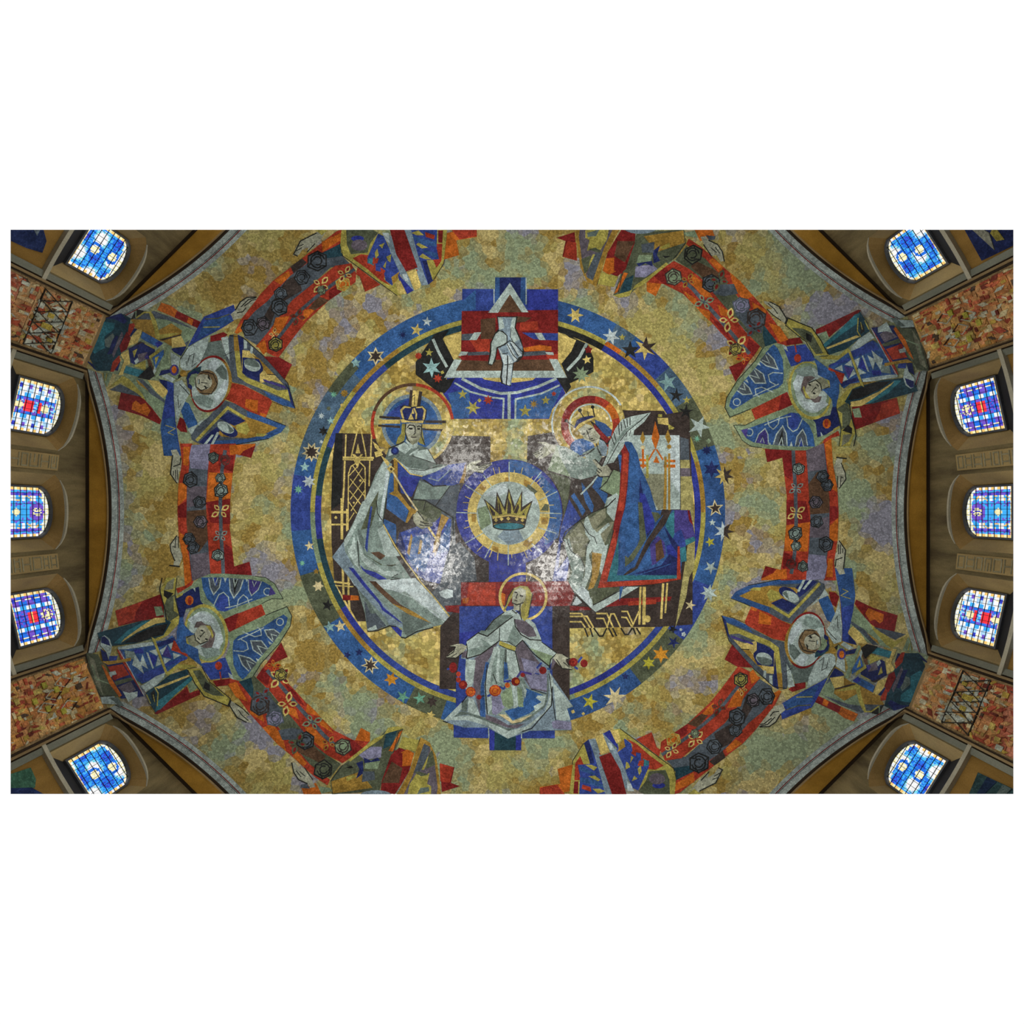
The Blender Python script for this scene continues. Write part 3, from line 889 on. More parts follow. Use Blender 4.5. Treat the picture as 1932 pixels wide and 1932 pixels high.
P d 70,720 300,470 300,1480 60,1480
P d 1430,470 1640,470 1640,1700 1430,1500
P R 320,185 1620,170 1700,330 1650,470 1250,475 320,470
P r 420,190 740,190 740,460 380,470
P R 120,470 320,460 320,560 150,540
P O 340,380 420,370 400,440 340,440
P O 800,300 860,330 850,460 810,460
P B 300,475 1430,475 1430,1500 1500,1900 260,1900 260,1400 300,1100
P u 300,800 560,760 400,900 300,1000
P B 230,1900 660,1880 700,2080 232,2070
P B 1060,1970 1460,1970 1460,2080 1060,2080
P u 660,1950 1060,1950 1050,2225 668,2225
P T 730,1950 990,1950 985,2225 725,2225
L w 14 655,1950 660,2080
L w 12 1056,2020 1056,2080
N halo
C Y 1075,360 282 32
N robe
P s 100,1870 330,1640 400,1560 370,1300 380,1120 320,1110 330,1040 390,1000 400,1100 600,1060 720,950 780,900 790,740 1060,880 1100,900 1400,1200 1400,1280 1450,1350 1685,1695 1610,1720 1650,1860 1665,1980 1160,1990 890,2085 640,1950 360,1950 150,1890
P w 390,900 530,800 610,770 700,650 850,540 960,510 1100,640 1150,630 1220,690 1290,860 1300,910 1480,1040 1420,1120 1390,1210 1100,900 1070,890 980,970 790,900 400,1110 385,1000
P P 480,1110 780,900 660,1120 600,1200
P P 1060,890 1300,1190 1350,1300 1370,1520 1170,1480 1080,1340 1040,1280 980,990
P l 1050,1100 1230,1150 1360,1290 1370,1500 1170,1470 1100,1300
P P 480,1120 640,1130 560,1400 550,1800 500,1600 470,1450
P i 620,1150 660,1160 640,1300 600,1420 620,1820 550,1820 560,1450
P g 540,800 640,830 790,720 960,600 800,590 720,650 640,770 560,770
P G 700,650 800,580 950,580 760,740 620,770
P w 400,910 560,830 700,860 780,800 780,900 600,1040 400,1110
P g 410,1000 600,960 560,860 700,960 600,1040 410,1090
P w 800,720 960,610 990,780 1060,880 980,970 790,900
P P 970,630 1100,650 1200,740 1240,840 1140,850 1010,770
P g 880,900 960,700 1020,800 1060,860 980,960
P w 1100,900 1300,910 1480,1040 1400,1200 1240,1060
P v 1150,980 1440,1080 1390,1200 1300,1130
P y 790,895 990,970 975,1020 780,950
P g 720,970 860,980 990,1030 1050,1280 1100,1400 1140,1480 1360,1550 1340,1680 1180,1790 950,1870 750,1800 640,1790 610,1600 620,1380
P w 720,970 780,960 700,1200 680,1400 640,1700 620,1500 630,1300
P w 770,980 800,980 780,1300 790,1400 740,1380
P w 870,1000 990,1040 1030,1270 990,1400 900,1300
P G 850,1000 870,1000 870,1300 840,1380 820,1280
P i 845,1150 880,1160 900,1350 840,1380
P l 680,1550 820,1550 850,1700 800,1760 740,1800 700,1780
P w 630,1560 690,1560 700,1700 650,1790
P b 1110,1470 1180,1500 1330,1560 1250,1700 1150,1780 950,1860 850,1750 1000,1700 1080,1640
P v 800,1550 930,1430 960,1680 900,1720 830,1680
P w 930,1440 1000,1420 1010,1700 960,1720 960,1560
P w 1040,1380 1120,1500 1100,1600 1080,1480
P v 1000,1450 1060,1480 1080,1700 1020,1700
P w 1250,1560 1350,1560 1330,1680 1230,1780 1190,1650
P b 1100,1700 1160,1540 1300,1640 1180,1700
P w 380,1120 500,1130 470,1400 400,1560 380,1500 370,1300
P w 410,1590 470,1600 560,1820 400,1760
P G 330,1650 410,1590 390,1760 320,1740
P w 230,1820 400,1800 600,1830 900,1990 1100,1940 1340,1760 1400,1560 1390,1300 1430,1460 1410,1700 1160,1950 890,2085 640,1930 400,1860 180,1860
P w 100,1870 330,1640 330,1720 240,1820 200,1860
P G 320,1750 420,1770 620,1830 880,1960 1000,1950 900,1990 600,1860 400,1790 230,1820
P P 620,1790 740,1830 900,1920 1100,1900 1000,1960 880,1950 620,1850
P G 1370,1280 1390,1400 1380,1600 1340,1700 1150,1850 960,1920 900,1900 1140,1820 1330,1680 1360,1560
P e 780,1790 860,1790 950,1870 1190,1790 1050,1880 940,1900
P w 1440,1400 1680,1690 1610,1720 1650,1850 1560,1870 1480,1850 1460,1600
P s 1400,1720 1460,1700 1480,1860 1650,1870 1665,1980 1180,1980
P l 1420,1880 1480,1860 1660,1880 1665,1980 1440,1960
P w 1390,1270 1440,1360 1440,1480 1400,1400
P P 330,1040 390,1010 400,1110 330,1095
P P 1430,1110 1490,1110 1440,1220 1410,1260
L k 14 530,800 640,840 790,720 950,600
L k 12 610,775 720,640 850,545
L k 13 970,630 980,720 1050,820 1160,880 1300,890
L k 12 390,900 540,790
L k 14 390,1110 560,1060 780,900
L k 10 790,740 785,900
L k 12 385,930 400,1010 385,1110
L k 14 1070,890 1200,1050 1400,1210
L k 12 980,970 1070,885
L k 10 1300,910 1485,1045
L k 12 1480,1050 1410,1120 1390,1250
L k 8 790,895 900,910 990,970
L k 8 780,945 880,990 975,1020
L k 12 980,1020 1040,1280
L k 12 640,1180 615,1450 640,1790
L k 12 400,1560 330,1650
L k 10 1170,1480 1360,1540
L k 10 710,1300 760,1420
L k 12 1430,1450 1420,1680 1180,1960 1060,2000
L k 10 870,1000 865,1180
L k 12 100,1870 160,1890
L k 10 1390,1290 1470,1860
N head
P h 960,260 1040,225 1130,235 1190,330 1160,500 1140,600 1090,660 1050,600 1040,450 1100,340 1090,270 1040,240 980,300 900,440 860,520 835,530 880,400
P y 1100,250 1150,260 1180,360 1130,560 1110,620 1090,560 1120,400
P f 960,290 1040,240 1110,280 1105,380 1070,440 1030,530 960,520 960,450 940,430 945,350
P x 970,300 1040,250 1100,290 1090,330 1000,340 950,400
P F 1090,380 1070,440 980,460 950,440 1040,440
L k 12 1010,320 990,370 1000,380
L k 14 1035,345 1075,355
L k 14 970,305 1000,310
L d 12 970,400 1005,410
E k 994,308 15 9 20
E k 1062,352 16 10 15
L k 12 940,430 1000,460 1080,430
L k 12 960,260 900,350 860,480
L k 10 1190,320 1160,480 1140,580
L k 12 940,520 990,560 1030,530
L k 12 1040,440 1035,560 1060,640
N hand
P f 180,960 260,935 330,930 390,960 380,1000 340,1040 260,1105 200,1095 140,1095 170,1060 240,1000 260,975
P f 1480,1050 1560,1060 1640,1100 1590,1130 1620,1190 1670,1240 1560,1230 1500,1180 1440,1110
L k 12 180,965 250,970 230,1030 150,1085
L k 12 340,1040 260,1105 140,1100
L k 9 270,1050 200,1090
L k 12 1560,1060 1640,1110 1600,1120
L k 12 1480,1120 1550,1230 1670,1245
L k 9 1560,1150 1640,1220
T rose_garland|garland of red and orange roses hanging in front of the kneeling girl|garland
N leaves
L B 22 150,1240 200,1230
L B 26 640,1570 680,1550
L B 22 780,1450 840,1480 900,1380
L u 22 840,1390 930,1380
L p 24 1000,1340 1050,1270 1180,1300
L B 24 1240,1230 1300,1160
L i 22 1370,1230 1410,1250
L B 26 1740,1160 1790,1090
L B 26 1700,1210 1740,1240
L d 16 600,1560 520,1590
L B 14 1220,1290 1270,1300
N rose
E R 225,1220 48 66
N rose
E r 290,1300 28 34
N rose
E r 290,1370 30 34
N rose
E R 345,1430 54 54
E r 340,1420 26 26
N rose
E O 437,1515 62 62
C r 437,1515 56 12
C r 440,1520 26 10
N rose
E R 540,1580 32 30
N rose
E O 735,1500 76 66
C r 735,1500 66 12
C r 735,1505 34 10
N rose
E O 885,1435 34 34
C r 885,1435 16 8
N rose
E R 985,1390 54 54
E O 1000,1390 28 28
N rose
E R 1070,1310 28 28
N rose
E R 1315,1255 46 46
N rose
E R 1685,1155 54 54
C r 1685,1155 24 9
N rose
E R 1815,1170 46 48
T angel_figure|angel in blue sleeves with yellow eye-patterned wings at upper left|mosaic angel
F 160 560 6.44
N backdrop
P S 560,260 840,170 1080,260 1340,400 1240,600 860,460 620,380
P v 1000,280 1340,400 1280,520 1180,580 860,440 840,260
P O 930,70 1050,110 1130,170 1090,250 880,160
P R 1120,170 1420,310 1390,390 1090,250
P O 1260,250 1320,280 1300,350 1240,310
P R 440,1150 560,1170 700,1220 800,1330 930,1500 910,1550 700,1450 400,1360
P R 450,1170 560,1170 560,1400 400,1350
P O 620,1260 680,1310 740,1290 800,1380 760,1450 570,1370 580,1290
P v 480,950 640,1000 900,1060 1020,1180 940,1480 780,1310 640,1150
P S 640,1000 700,1000 880,1180 980,1260 970,1290 800,1180
P y 460,960 540,1000 700,1180 740,1260 580,1150 440,1040 270,1120
P S 430,1060 600,1150 700,1220 300,1130
P o 620,1000 700,1060 780,1150 650,1060
P Y 760,1010 890,1020 1010,1140 1000,1180 950,1230 860,1150
N wing
F 310 600 6.44
P S 790,210 850,195 960,240 1090,350 1250,510 1340,610 1500,800 1590,1100 1440,1060 1290,985 1100,880 960,810 830,780 790,700 790,600 740,480 730,400
P n 890,200 960,235 960,420 950,600 930,640 890,400
P y 840,200 890,205 920,450 945,660 1000,720 1200,800 1380,880 1500,870 1530,1010 1300,910 1000,790 890,710 870,560 850,350
P o 840,200 890,205 915,400 850,400
P Y 950,390 1050,400 1200,560 1330,680 1450,810 1300,760 1170,790 1130,700 940,640
P o 1070,450 1150,490 1340,690 1250,680 1180,590
P n 950,480 1000,480 1150,500 1200,600 1200,640 1160,680 1160,770 1060,740 950,670
E w 1070,575 105 72 20
P G 965,520 1010,490 1100,500 1150,560 1160,600 1060,590 980,560
P w 965,260 1005,280 1005,370 970,370
P w 1050,340 1080,360 1070,440 1040,420
P p 1200,740 1470,830 1480,860 1210,770
L k 10 1250,685 1360,690
P i 1200,880 1290,930 1530,1020 1590,1100 1440,1060 1290,990
P S 1100,370 1180,450 1340,610 1500,800 1450,800 1300,630 1100,420
P n 1460,780 1520,860 1590,1100 1545,1050 1500,870
L k 9 790,210 960,240 1250,500 1500,790 1590,1100
L k 7 1310,1015 1440,1065 1500,1090
N wing
P S 740,1000 860,1040 1020,1130 1240,1210 1480,1310 1420,1390 1270,1460 900,1530 560,1560 420,1530 330,1480 320,1400 430,1290 540,1200 640,1080
P n 420,1510 560,1380 640,1320 700,1420 560,1560
P o 990,1200 1390,1330 1240,1430 1000,1460 700,1440 640,1400 760,1300
P i 1000,1130 1240,1210 1480,1310 1390,1340 1010,1200
P i 1480,1310 1420,1390 1270,1460 900,1530 560,1560 620,1490 1000,1470 1200,1420 1390,1330
L y 36 390,1490 560,1310 770,1090 980,1215
P n 780,1140 990,1250 850,1310 670,1220
P y 870,1300 1000,1270 1040,1360 1000,1420 880,1380
P y 1120,1400 1260,1410 1200,1440 1110,1440
E n 780,1370 120 66 25
E w 745,1330 112 60 28
P G 760,1280 850,1370 800,1400
P w 640,1385 670,1395 590,1550 555,1550
P w 575,1415 605,1420 510,1540 480,1530
L k 9 560,1560 900,1535 1270,1465
L k 8 1240,1215 1480,1310
N red_band
P r 790,700 780,780 960,815 1290,985 1310,1020 1230,1210 1020,1130 860,1040 740,985 760,860
P O 990,985 1140,1000 1130,1160 980,1080
P O 1170,1150 1240,1170 1225,1210 1150,1180
P R 560,220 720,170 770,200 700,270 560,290
P R 190,1200 250,1240 280,1390 200,1380 150,1330
P b 220,1000 300,1040 410,1290 290,1340 240,1240 200,1120
P w 280,1350 410,1290 330,1420
P w 400,1280 520,1200 450,1270 420,1310
P G 510,300 560,290 690,270 790,600 740,500 440,520
P w 690,240 775,220 795,520 740,420
L k 7 720,460 830,410
N halo
E o 560,800 240 350 12
E R 560,800 238 350 12
E o 590,780 228 290 12
E w 555,800 222 322 12
P G 700,560 760,640 760,760 700,740 620,640
P W 600,480 680,540 620,640 520,600
P g 330,960 420,1060 560,1100 600,1000 480,930
P W 600,960 740,740 780,800 720,940 620,1020
N veil
F 160 560 6.44
P T 1230,1000 1250,930 1330,870 1420,840 1400,930 1290,950 1260,1010
P n 1240,1000 1260,940 1340,890 1400,930 1280,960 1260,1060 1310,1060 1300,1130 1250,1100
P v 1260,1000 1300,940 1360,930 1400,980 1340,1060 1320,1100 1280,1060
N face
E N 1480,1040 138 155 10
C m 1480,1040 128 12
L m 10 1540,930 1590,1040 1540,1150
E f 1440,1035 108 96 10
P N 1520,900 1600,980 1610,1080 1560,1160 1480,1190 1380,1170 1480,1140 1560,1090 1550,980
L k 12 1500,940 1520,1010
L k 14 1505,980 1515,1000
L k 14 1450,1080 1480,1120
L k 10 1490,1050 1410,1040
L k 12 1390,1000 1390,1060
E k 1508,984 11 20 -30
E k 1470,1098 11 20 -30
E w 1380,1030 8 24
L k 10 1340,980 1350,1090 1420,1140 1500,1100
L k 10 1400,900 1560,940 1610,1060 1540,1180 1400,1170
N robe
P B 1250,610 1400,320 1450,240 1810,95 1830,170 1780,220 1810,290 1650,390 1500,470 1350,550 1230,620
P i 1450,300 1740,230 1800,290 1600,400 1360,520 1420,380
L V 14 1460,270 1620,260 1760,210
L y 12 1440,370 1640,365
P B 960,1010 1080,1050 1080,1250 1100,1500 1130,1700 1170,1932 960,1932 920,1600 950,1400 990,1200 1010,1150
P i 940,1500 1080,1450 1120,1700 1160,1930 960,1930 920,1600
L y 9 980,1560 1100,1600 1010,1650 1080,1680
P w 1160,760 1250,620 1380,540 1510,480 1490,600 1400,800 1300,890 1200,900 1160,850
P w 1090,1040 1180,1010 1280,1170 1240,1230 1160,1400 1120,1540 1100,1400 1080,1200
L k 8 1230,780 1240,840 1270,720 1330,690 1300,850 1360,800
L k 8 1130,1200 1140,1350 1170,1300
L k 9 1160,760 1250,620
L k 9 1150,1060 1220,1130 1270,1190
P w 1040,670 1160,740 1140,850 1050,820
P w 930,960 1000,940 1100,1000 1060,1040
P k 1100,980 1170,930 1190,960 1120,1010
P v 1060,840 1150,850 1130,1000 1050,960
E p 1088,890 56 70
E O 1085,885 32 46
E o 1195,930 40 42
P n 1050,630 1240,600 1170,720 1080,670
P n 900,1000 1000,1020 1000,1130 920,1040
P n 900,900 1030,880 1040,920 900,960
P v 920,740 1000,700 1040,860 920,890
P o 560,270 850,280 870,420 1050,320 1180,410 1170,460 1050,600 950,540 870,540 780,470 620,390
P y 780,200 820,200 870,300 910,460 1070,440 1160,440 960,510 870,545 840,380
P Y 1050,480 1170,470 1230,600 1060,620
P d 900,520 1170,455 1170,470 950,530
P k 620,150 690,160 770,190 640,240 560,280
L y 18 620,260 720,190 810,190
L v 14 620,150 620,250
P Y 640,390 700,410 640,560 520,610 520,530 560,490
P n 560,380 640,390 560,480 500,470
P b 700,420 860,510 950,560 860,600 740,540 680,500
P u 850,560 900,540 950,570 880,620
P d 670,540 730,560 760,640 700,640 560,620
P y 720,560 850,620 850,660 760,620
P n 530,630 700,560 850,640 860,720 720,770 600,820 560,800
P y 580,660 640,630 600,740
P P 640,700 760,670 740,760 660,800
P w 600,780 640,740 660,780 620,820
P p 720,740 760,680 780,760
P y 780,720 920,620 900,680 790,760
P y 590,840 740,770 740,890
P m 760,760 800,760 840,880 820,930 780,860
P b 820,740 960,640 960,700 860,880
P y 850,740 900,720 860,830
P w 850,840 870,900 840,940 820,930
P Y 430,700 530,640 550,820 500,830 460,950 410,950 480,780
P t 500,840 720,900 740,1000 470,920
P K 720,900 800,830 850,960 780,1010 640,980
P v 1000,590 1045,600 1000,740 880,1000 850,980 960,740
P n 0,760 0,760 120,830 400,900 430,800 420,700 330,780 130,890
P T 60,740 130,520 260,260 440,200 560,260 520,440 440,700 420,720 340,900 140,900
P t 150,440 230,300 370,320 350,400 240,480 240,620 120,690 90,660
P G 240,520 340,440 360,480 300,620 250,600
P P 330,700 420,480 450,420 470,470 350,740
P n 300,640 330,540 380,470 410,480 330,690 270,700
P r 540,330 600,320 610,360 540,480 510,500
P R 510,420 560,500 510,640 440,680 420,600
P r 340,790 420,710 440,770 350,910 310,910
P n 240,260 440,200 520,290 480,330 360,270
P v 230,910 340,930 270,1100 240,1040
L y 12 270,930 250,1020
P Y 420,740 450,750 440,790
N hand
P f 1780,215 1880,200 1930,250 1800,280
F 430 430 6.44
P f 30,1050 90,1000 150,900 230,845 345,838 350,870 290,940 240,1000 230,1040 160,1080 80,1120
L k 14 90,1000 150,900 230,845 350,840
L k 12 160,960 250,870 340,850
L k 12 200,950 290,880 345,870
L k 12 110,1030 180,1020 220,970
F 310 840 6.44
P f 80,60 150,50 200,150 215,310 180,320 170,460 150,460 80,350 80,240 100,130
L k 14 100,120 75,350 155,465
L k 12 110,260 190,230
L k 10 110,310 110,370
L k 10 135,300 140,420
L k 10 160,300 165,420
L k 12 200,150 190,240
T angel_figure|angel in olive sleeves and blue cope with blue arch-patterned wings at lower left|mosaic angel
F 160 1090 6.44
N backdrop
P R 370,400 600,320 920,200 960,330 960,480 700,520 410,590
P r 370,400 700,290 620,420 600,510 410,590
P v 840,350 930,350 960,450 870,470
P R 840,1650 1150,1400 1240,1320 1270,1400 1400,1360 1400,1420 880,1660
P v 1240,1280 1300,1250 1370,1340 1280,1400
P n 1150,500 1200,480 1230,380 1440,330 1390,90 1300,130 1110,250
P r 1110,130 1210,100 1270,20 1330,20 1300,90 1130,190
P y 1110,220 1190,180 1190,210 1120,250
P w 1300,110 1340,110 1345,175
P B 1420,1040 1560,1020 1660,980 1740,960 1760,1100 1850,1220 1780,1210 1530,1240 1430,1100
P w 1740,1150 1840,1220 1820,1250 1760,1210
L r 16 1640,1140 1660,1260
E r 1625,1070 44 52
E O 1270,275 52 60
E r 1275,280 24 50
N wing
F 310 1060 6.44
P v 240,360 360,260 490,125 700,120 860,140 1100,175 1230,190 1340,270 1440,450 1300,450 1180,510 720,690 600,560 460,500 440,470 420,300
P i 450,190 720,190 960,210 1200,240 1290,290 1355,390 1240,420 900,540 740,605 640,590 610,530 520,450 470,330
P b 450,190 520,190 560,380 600,480 520,440 470,330
P S 540,200 690,200 680,300 600,400 560,320
L w 12 540,200 560,320 600,400 670,310 690,200
P B 600,190 650,190 640,280 610,300
L w 10 590,190 615,290 650,190
P S 790,200 960,210 930,340 845,450 800,350
L w 14 790,200 800,350 845,440 920,340 960,215
P K 830,220 900,220 850,400
L w 12 840,200 855,300 890,210
P p 1020,210 1180,240 1150,330 1050,410 1020,330
L w 12 1020,220 1025,340 1060,410 1140,340 1180,240
L w 9 1070,230 1090,300 1120,240
P w 720,195 760,195 740,255
P w 990,215 1015,215 1000,245
L w 12 600,530 660,400 720,370 780,430 795,560
P B 620,530 670,420 720,390 770,440 780,590 690,600
L w 12 880,560 900,460 960,400 1010,440 1035,530
L w 12 740,560 880,530 1070,450
C w 1253,363 45 12
P p 1290,290 1355,390 1270,410
L k 8 1100,175 1230,190 1340,265 1445,450 1300,450 1180,510
L k 7 490,125 700,120
N wing
P v 760,860 1230,650 1350,590 1490,545 1550,650 1530,780 1400,1000 1180,1240 1090,1400 980,1450 850,1440 740,1160 800,1000
P i 840,960 900,900 1200,790 1340,700 1450,640 1500,680 1480,760 1340,960 1130,1200 1040,1340 950,1430 900,1380 840,1250 830,1060
P b 830,1130 900,1150 920,1260 1010,1380 950,1430 890,1360
L w 12 840,1080 960,1090 1020,1060 1000,980 930,940
L w 12 890,950 1090,860 1210,800
L w 12 950,850 1100,910 1180,890 1170,820 1120,790
P S 1040,960 1180,960 1260,1060 1180,1130 1100,1080
L w 14 1260,1060 1180,960 1050,960 1080,1070 1180,1140
L w 12 1250,1060 1130,1020 1190,1120
P S 1220,830 1340,820 1400,870 1330,970 1250,890
L w 14 1400,870 1330,820 1220,830 1250,900 1320,970
L w 12 1370,900 1300,880 1320,950
P S 900,1140 1060,1180 1120,1240 1050,1320 960,1260
L w 14 1120,1230 1040,1170 900,1130 950,1250 1030,1330
L w 10 1090,1240 1000,1200 1050,1300
C w 1405,730 44 12
P w 1110,1170 1160,1190 1130,1210
P w 1260,960 1310,990 1280,1010
L k 10 1230,650 1490,545 1550,660 1530,780 1400,990 1180,1230 1060,1420
N red_band
P r 720,700 1180,515 1230,640 790,855
P R 720,700 900,620 860,820 790,855
N halo
E y 510,870 262 358 -12
E v 505,880 232 330 -12
E w 500,880 195 285 -12
P W 280,700 420,610 560,650 620,760 500,720 340,760
P g 440,1040 640,1040 700,1120 500,1180
P W 600,860 700,880 720,960 660,1060 580,1040
N face
P H 360,800 390,730 450,720 500,760 560,770 620,870 610,950 580,1040 500,1050 440,1030 540,960 400,800
P f 400,810 450,770 560,780 580,860 530,960 440,1000 380,950 365,880
P y 500,770 560,780 600,900 580,930 560,850
P F 260,920 370,880 380,950 440,1000 360,1040 310,990
E k 458,836 20 11 20
E k 512,940 20 11 20
L k 10 490,850 440,910 430,890
L k 12 400,920 430,950
L k 12 365,880 380,950 440,1000 530,960
L k 12 270,920 370,870
N robe
P i 190,670 230,670 240,760 330,860 370,880 260,910 270,990 370,1040 410,1060 420,1160 470,1280 300,1150 150,1000 150,850
P b 200,700 240,780 320,860 230,900 200,1000 300,1100 400,1180 280,1120 170,990
F 160 1090 6.44
P y 990,0 1120,0 1100,200 1150,470 1140,560 1010,700 900,760 850,760 870,730 960,700 1000,560 980,400 920,160
P V 1000,240 1100,200 1140,460 1020,540 960,360
P y 1080,220 1140,440 1080,400
P K 960,150 1080,190 1010,260 960,220
P F 1000,60 1090,0 1070,140 960,150
P y 970,1100 1120,1050 1330,1060 1360,1090 1250,1110 1120,1100 1010,1200 1000,1160
P y 1240,1110 1410,1100 1500,1250 1580,1320 1760,1470 1740,1550 1600,1500 1430,1430 1330,1270
P V 1310,1130 1400,1120 1500,1260 1700,1440 1560,1430 1450,1380
P K 1460,1260 1520,1300 1520,1380 1440,1340
L k 13 940,0 910,130 920,190 960,330 1000,540
L k 9 1120,0 1095,200 1150,470
L k 13 1250,1120 1340,1290 1450,1440 1600,1500 1740,1560
L k 9 1420,1080 1520,1270 1600,1330 1770,1470 1740,1550
L k 8 1250,1100 1360,1090
P T 150,670 410,600 700,520 980,500 1050,540 960,690 900,720 600,800 330,830 190,770
P t 350,800 520,640 700,540 850,500 760,570 560,680 440,800
P Y 480,740 700,580 840,490 970,480 980,540 860,560 640,660 440,790
P K 480,790 640,680 860,580 1010,560 950,690 830,720 680,780
P w 200,720 240,700 300,740 330,830 320,900 290,1000 260,900 190,820
P n 200,720 240,710 290,760 310,830 200,790
P n 190,860 260,910 290,1010 220,1010
P i 400,850 980,760 1060,700 1110,760 1240,960 980,1160 700,1290 560,1200
P n 870,800 1090,720 1100,780 900,840
P w 400,840 700,790 820,780 840,820 500,870 420,870
P u 600,870 700,860 720,920 600,920
P g 480,880 600,900 640,1000 500,980
P B 620,1180 960,1070 980,1150 700,1280
P B 960,1040 1250,960 1240,990 1000,1080
P u 780,920 880,960 840,1080 740,930
P w 610,930 680,1040 720,1170 640,1100 575,1060
P w 700,930 770,1110 670,1050
P w 745,905 770,910 840,1100 820,1105
P w 780,890 900,860 880,950
P w 890,950 930,1050 860,1080
P p 1000,820 1060,980 940,950
P w 960,850 1000,820 940,940 910,880
P w 950,970 1050,990 970,1050
P w 1070,910 1170,940 1080,990
P w 1010,810 1080,780 1050,870
P r 1080,760 1100,770 1170,900 1250,930 1240,960 1140,910 1050,880
P y 810,720 850,740 940,980 1020,1190 980,1170 900,960
P w 680,1320 860,1200 980,1150 960,1210 880,1300 740,1390
P r 390,870 430,880 560,1130 720,1430 690,1440 520,1190
L w 9 400,850 560,1130 720,1430
P n 210,1020 440,1000 720,1440 440,1470 350,1290 280,1080
P B 300,950 400,950 380,1020 290,1020
P o 210,1020 420,1000 560,970 560,1010 280,1060
P r 280,1080 460,1050 540,1180 360,1240
P w 290,1150 370,1130 390,1180 310,1210
P R 330,1190 400,1170 380,1250 340,1240
P V 360,1260 560,1210 600,1240 380,1310
P P 400,1330 560,1260 620,1360 560,1400 470,1390
P w 460,1380 540,1400 640,1380 640,1440 530,1510
P T 740,1400 880,1300 1030,1180 1240,1110 1290,1240 1180,1330 1000,1460 860,1640 780,1520
P t 880,1500 1100,1350 1290,1200 1310,1240 1100,1420 920,1600 860,1620
P Y 860,1330 1260,1180 1270,1200 900,1350
L y 14 850,1330 890,1400 880,1560
L y 12 750,1420 800,1530
P K 800,1400 850,1360 860,1500 820,1480
L y 9 830,1420 850,1510
P V 10,910 160,930 200,1010 350,1300 430,1440 330,1440 190,1440 100,1250
P F 40,940 120,1000 170,1200 220,1420 130,1280
L v 14 90,1060 140,1230 300,1290
P O 200,1050 250,1100 450,1430 420,1450 300,1290
L k 9 10,910 30,1060 100,1260 190,1440 330,1440
P w 190,1450 360,1440 400,1540 210,1530
P G 300,1460 400,1450 480,1560 420,1560
N hand
F 310 840 6.44
P f 70,1200 150,1100 175,1110 175,1220 210,1330 210,1220 225,1240 230,1330 180,1470 110,1460 120,1400 80,1290
L k 13 155,1095 70,1210 80,1290 130,1410
L k 10 100,1230 140,1240
L k 10 170,1110 175,1250
L k 10 140,1130 130,1240
L k 17 60,1460 190,1475
F 310 1060 6.44
P f 800,1680 860,1720 960,1790 1030,1860 960,1860 1060,1930 1070,1960 930,1932 800,1760
L k 14 790,1740 880,1890 1000,1950
L k 12 860,1720 960,1790 1030,1860
L k 10 900,1800 940,1860 1020,1930
L k 17 810,1680 780,1760
T rose_band|vertical red and orange band of roses between the two left angels|mosaic band
F 310 840 6.44
N band
P r 190,-20 340,-20 310,200 275,500 270,900 300,1300 340,1650 260,1710 230,1400 175,1100 160,800 170,500 215,200
P O 230,20 310,20 290,250 230,240
P O 172,460 272,460 270,640 168,740
P R 165,740 270,680 270,880 165,880
P O 175,1050 250,1100 280,1280 300,1380 330,1650 250,1710 230,1400
P S 330,0 560,-20 520,400 505,700 520,1000 540,1300 560,1560 340,1650 300,1300 270,900 275,500 310,200
P l 330,0 560,-20 540,300 320,280 300,150
P P 275,500 520,500 505,700 280,760
P m 275,800 520,780 530,1150 420,1300 300,1250 270,950
P P 320,1330 540,1300 560,1560 340,1650
P r 560,-10 870,-20 870,110 830,350 800,680 795,1000 830,1300 850,1480 740,1560 560,1560 540,1300 505,700 530,300
P O 540,330 830,340 800,650 690,680 510,690
P R 510,690 800,650 800,960 560,940
P R 660,100 850,130 830,330 660,250
P O 790,0 1110,-20 1055,150 870,110 800,120
P R 960,70 1110,0 1055,155 920,120
P R 840,1475 1035,1415 1065,1580 740,1560
P R 740,1200 820,1250 850,1480 740,1560 700,1400
L S 44 740,60 700,300 680,700 690,1100 710,1400 715,1560
Z S K 320,420 80
Z S K 430,690 70
Z P K 440,930 70
Z S K 300,1140 70
Z S K 350,1240 70
Z G K 600,150 60
Z g K 680,400 56
Z g K 690,550 80
X Y 680,800 100 45
X g 680,1100 80 45
Z g K 650,1340 66
Z R d 740,180 56
T rose_band|diagonal red band of roses and buds at the upper left of the blue ring|mosaic band
F 430 430 6.44
N band
P r 1380,20 1380,200 1150,310 960,440 760,590 620,760 500,900 360,1080 280,1200 80,1275 160,1110 280,960 400,800 550,640 760,480 1000,290 1320,40
P O 1140,170 1370,60 1370,150 1150,290
P O 560,640 740,520 760,580 640,690
P O 80,1270 170,1150 180,1250 110,1290
P d 760,470 900,370 960,420 800,560
P S 1370,190 1400,350 1500,450 1250,480 1160,560 900,800 760,900 640,1060 500,1250 360,1430 200,1330 180,1180 330,1010 480,890 620,730 760,580 960,430 1150,300
P d 700,640 860,560 900,760 700,880 600,950 500,1240 380,1180 480,1000
P T 1150,300 1370,190 1400,340 1140,380
P r 1500,430 1560,560 1550,660 1230,880 960,1130 830,1290 620,1570 560,1560 340,1440 500,1250 640,1060 780,880 980,720 1180,560 1300,460
P O 580,1090 750,1070 640,1280 520,1300
P O 350,1420 450,1360 480,1500 430,1540
P O 920,1000 1080,970 980,1080 910,1140
P R 1230,760 1330,700 1380,770 1230,880
P m 1100,830 1230,880 1060,1000 980,980
P R 430,1560 620,1570 780,1660 690,1840 480,1610
P R 1550,560 1620,520 1840,690 1665,775 1600,590
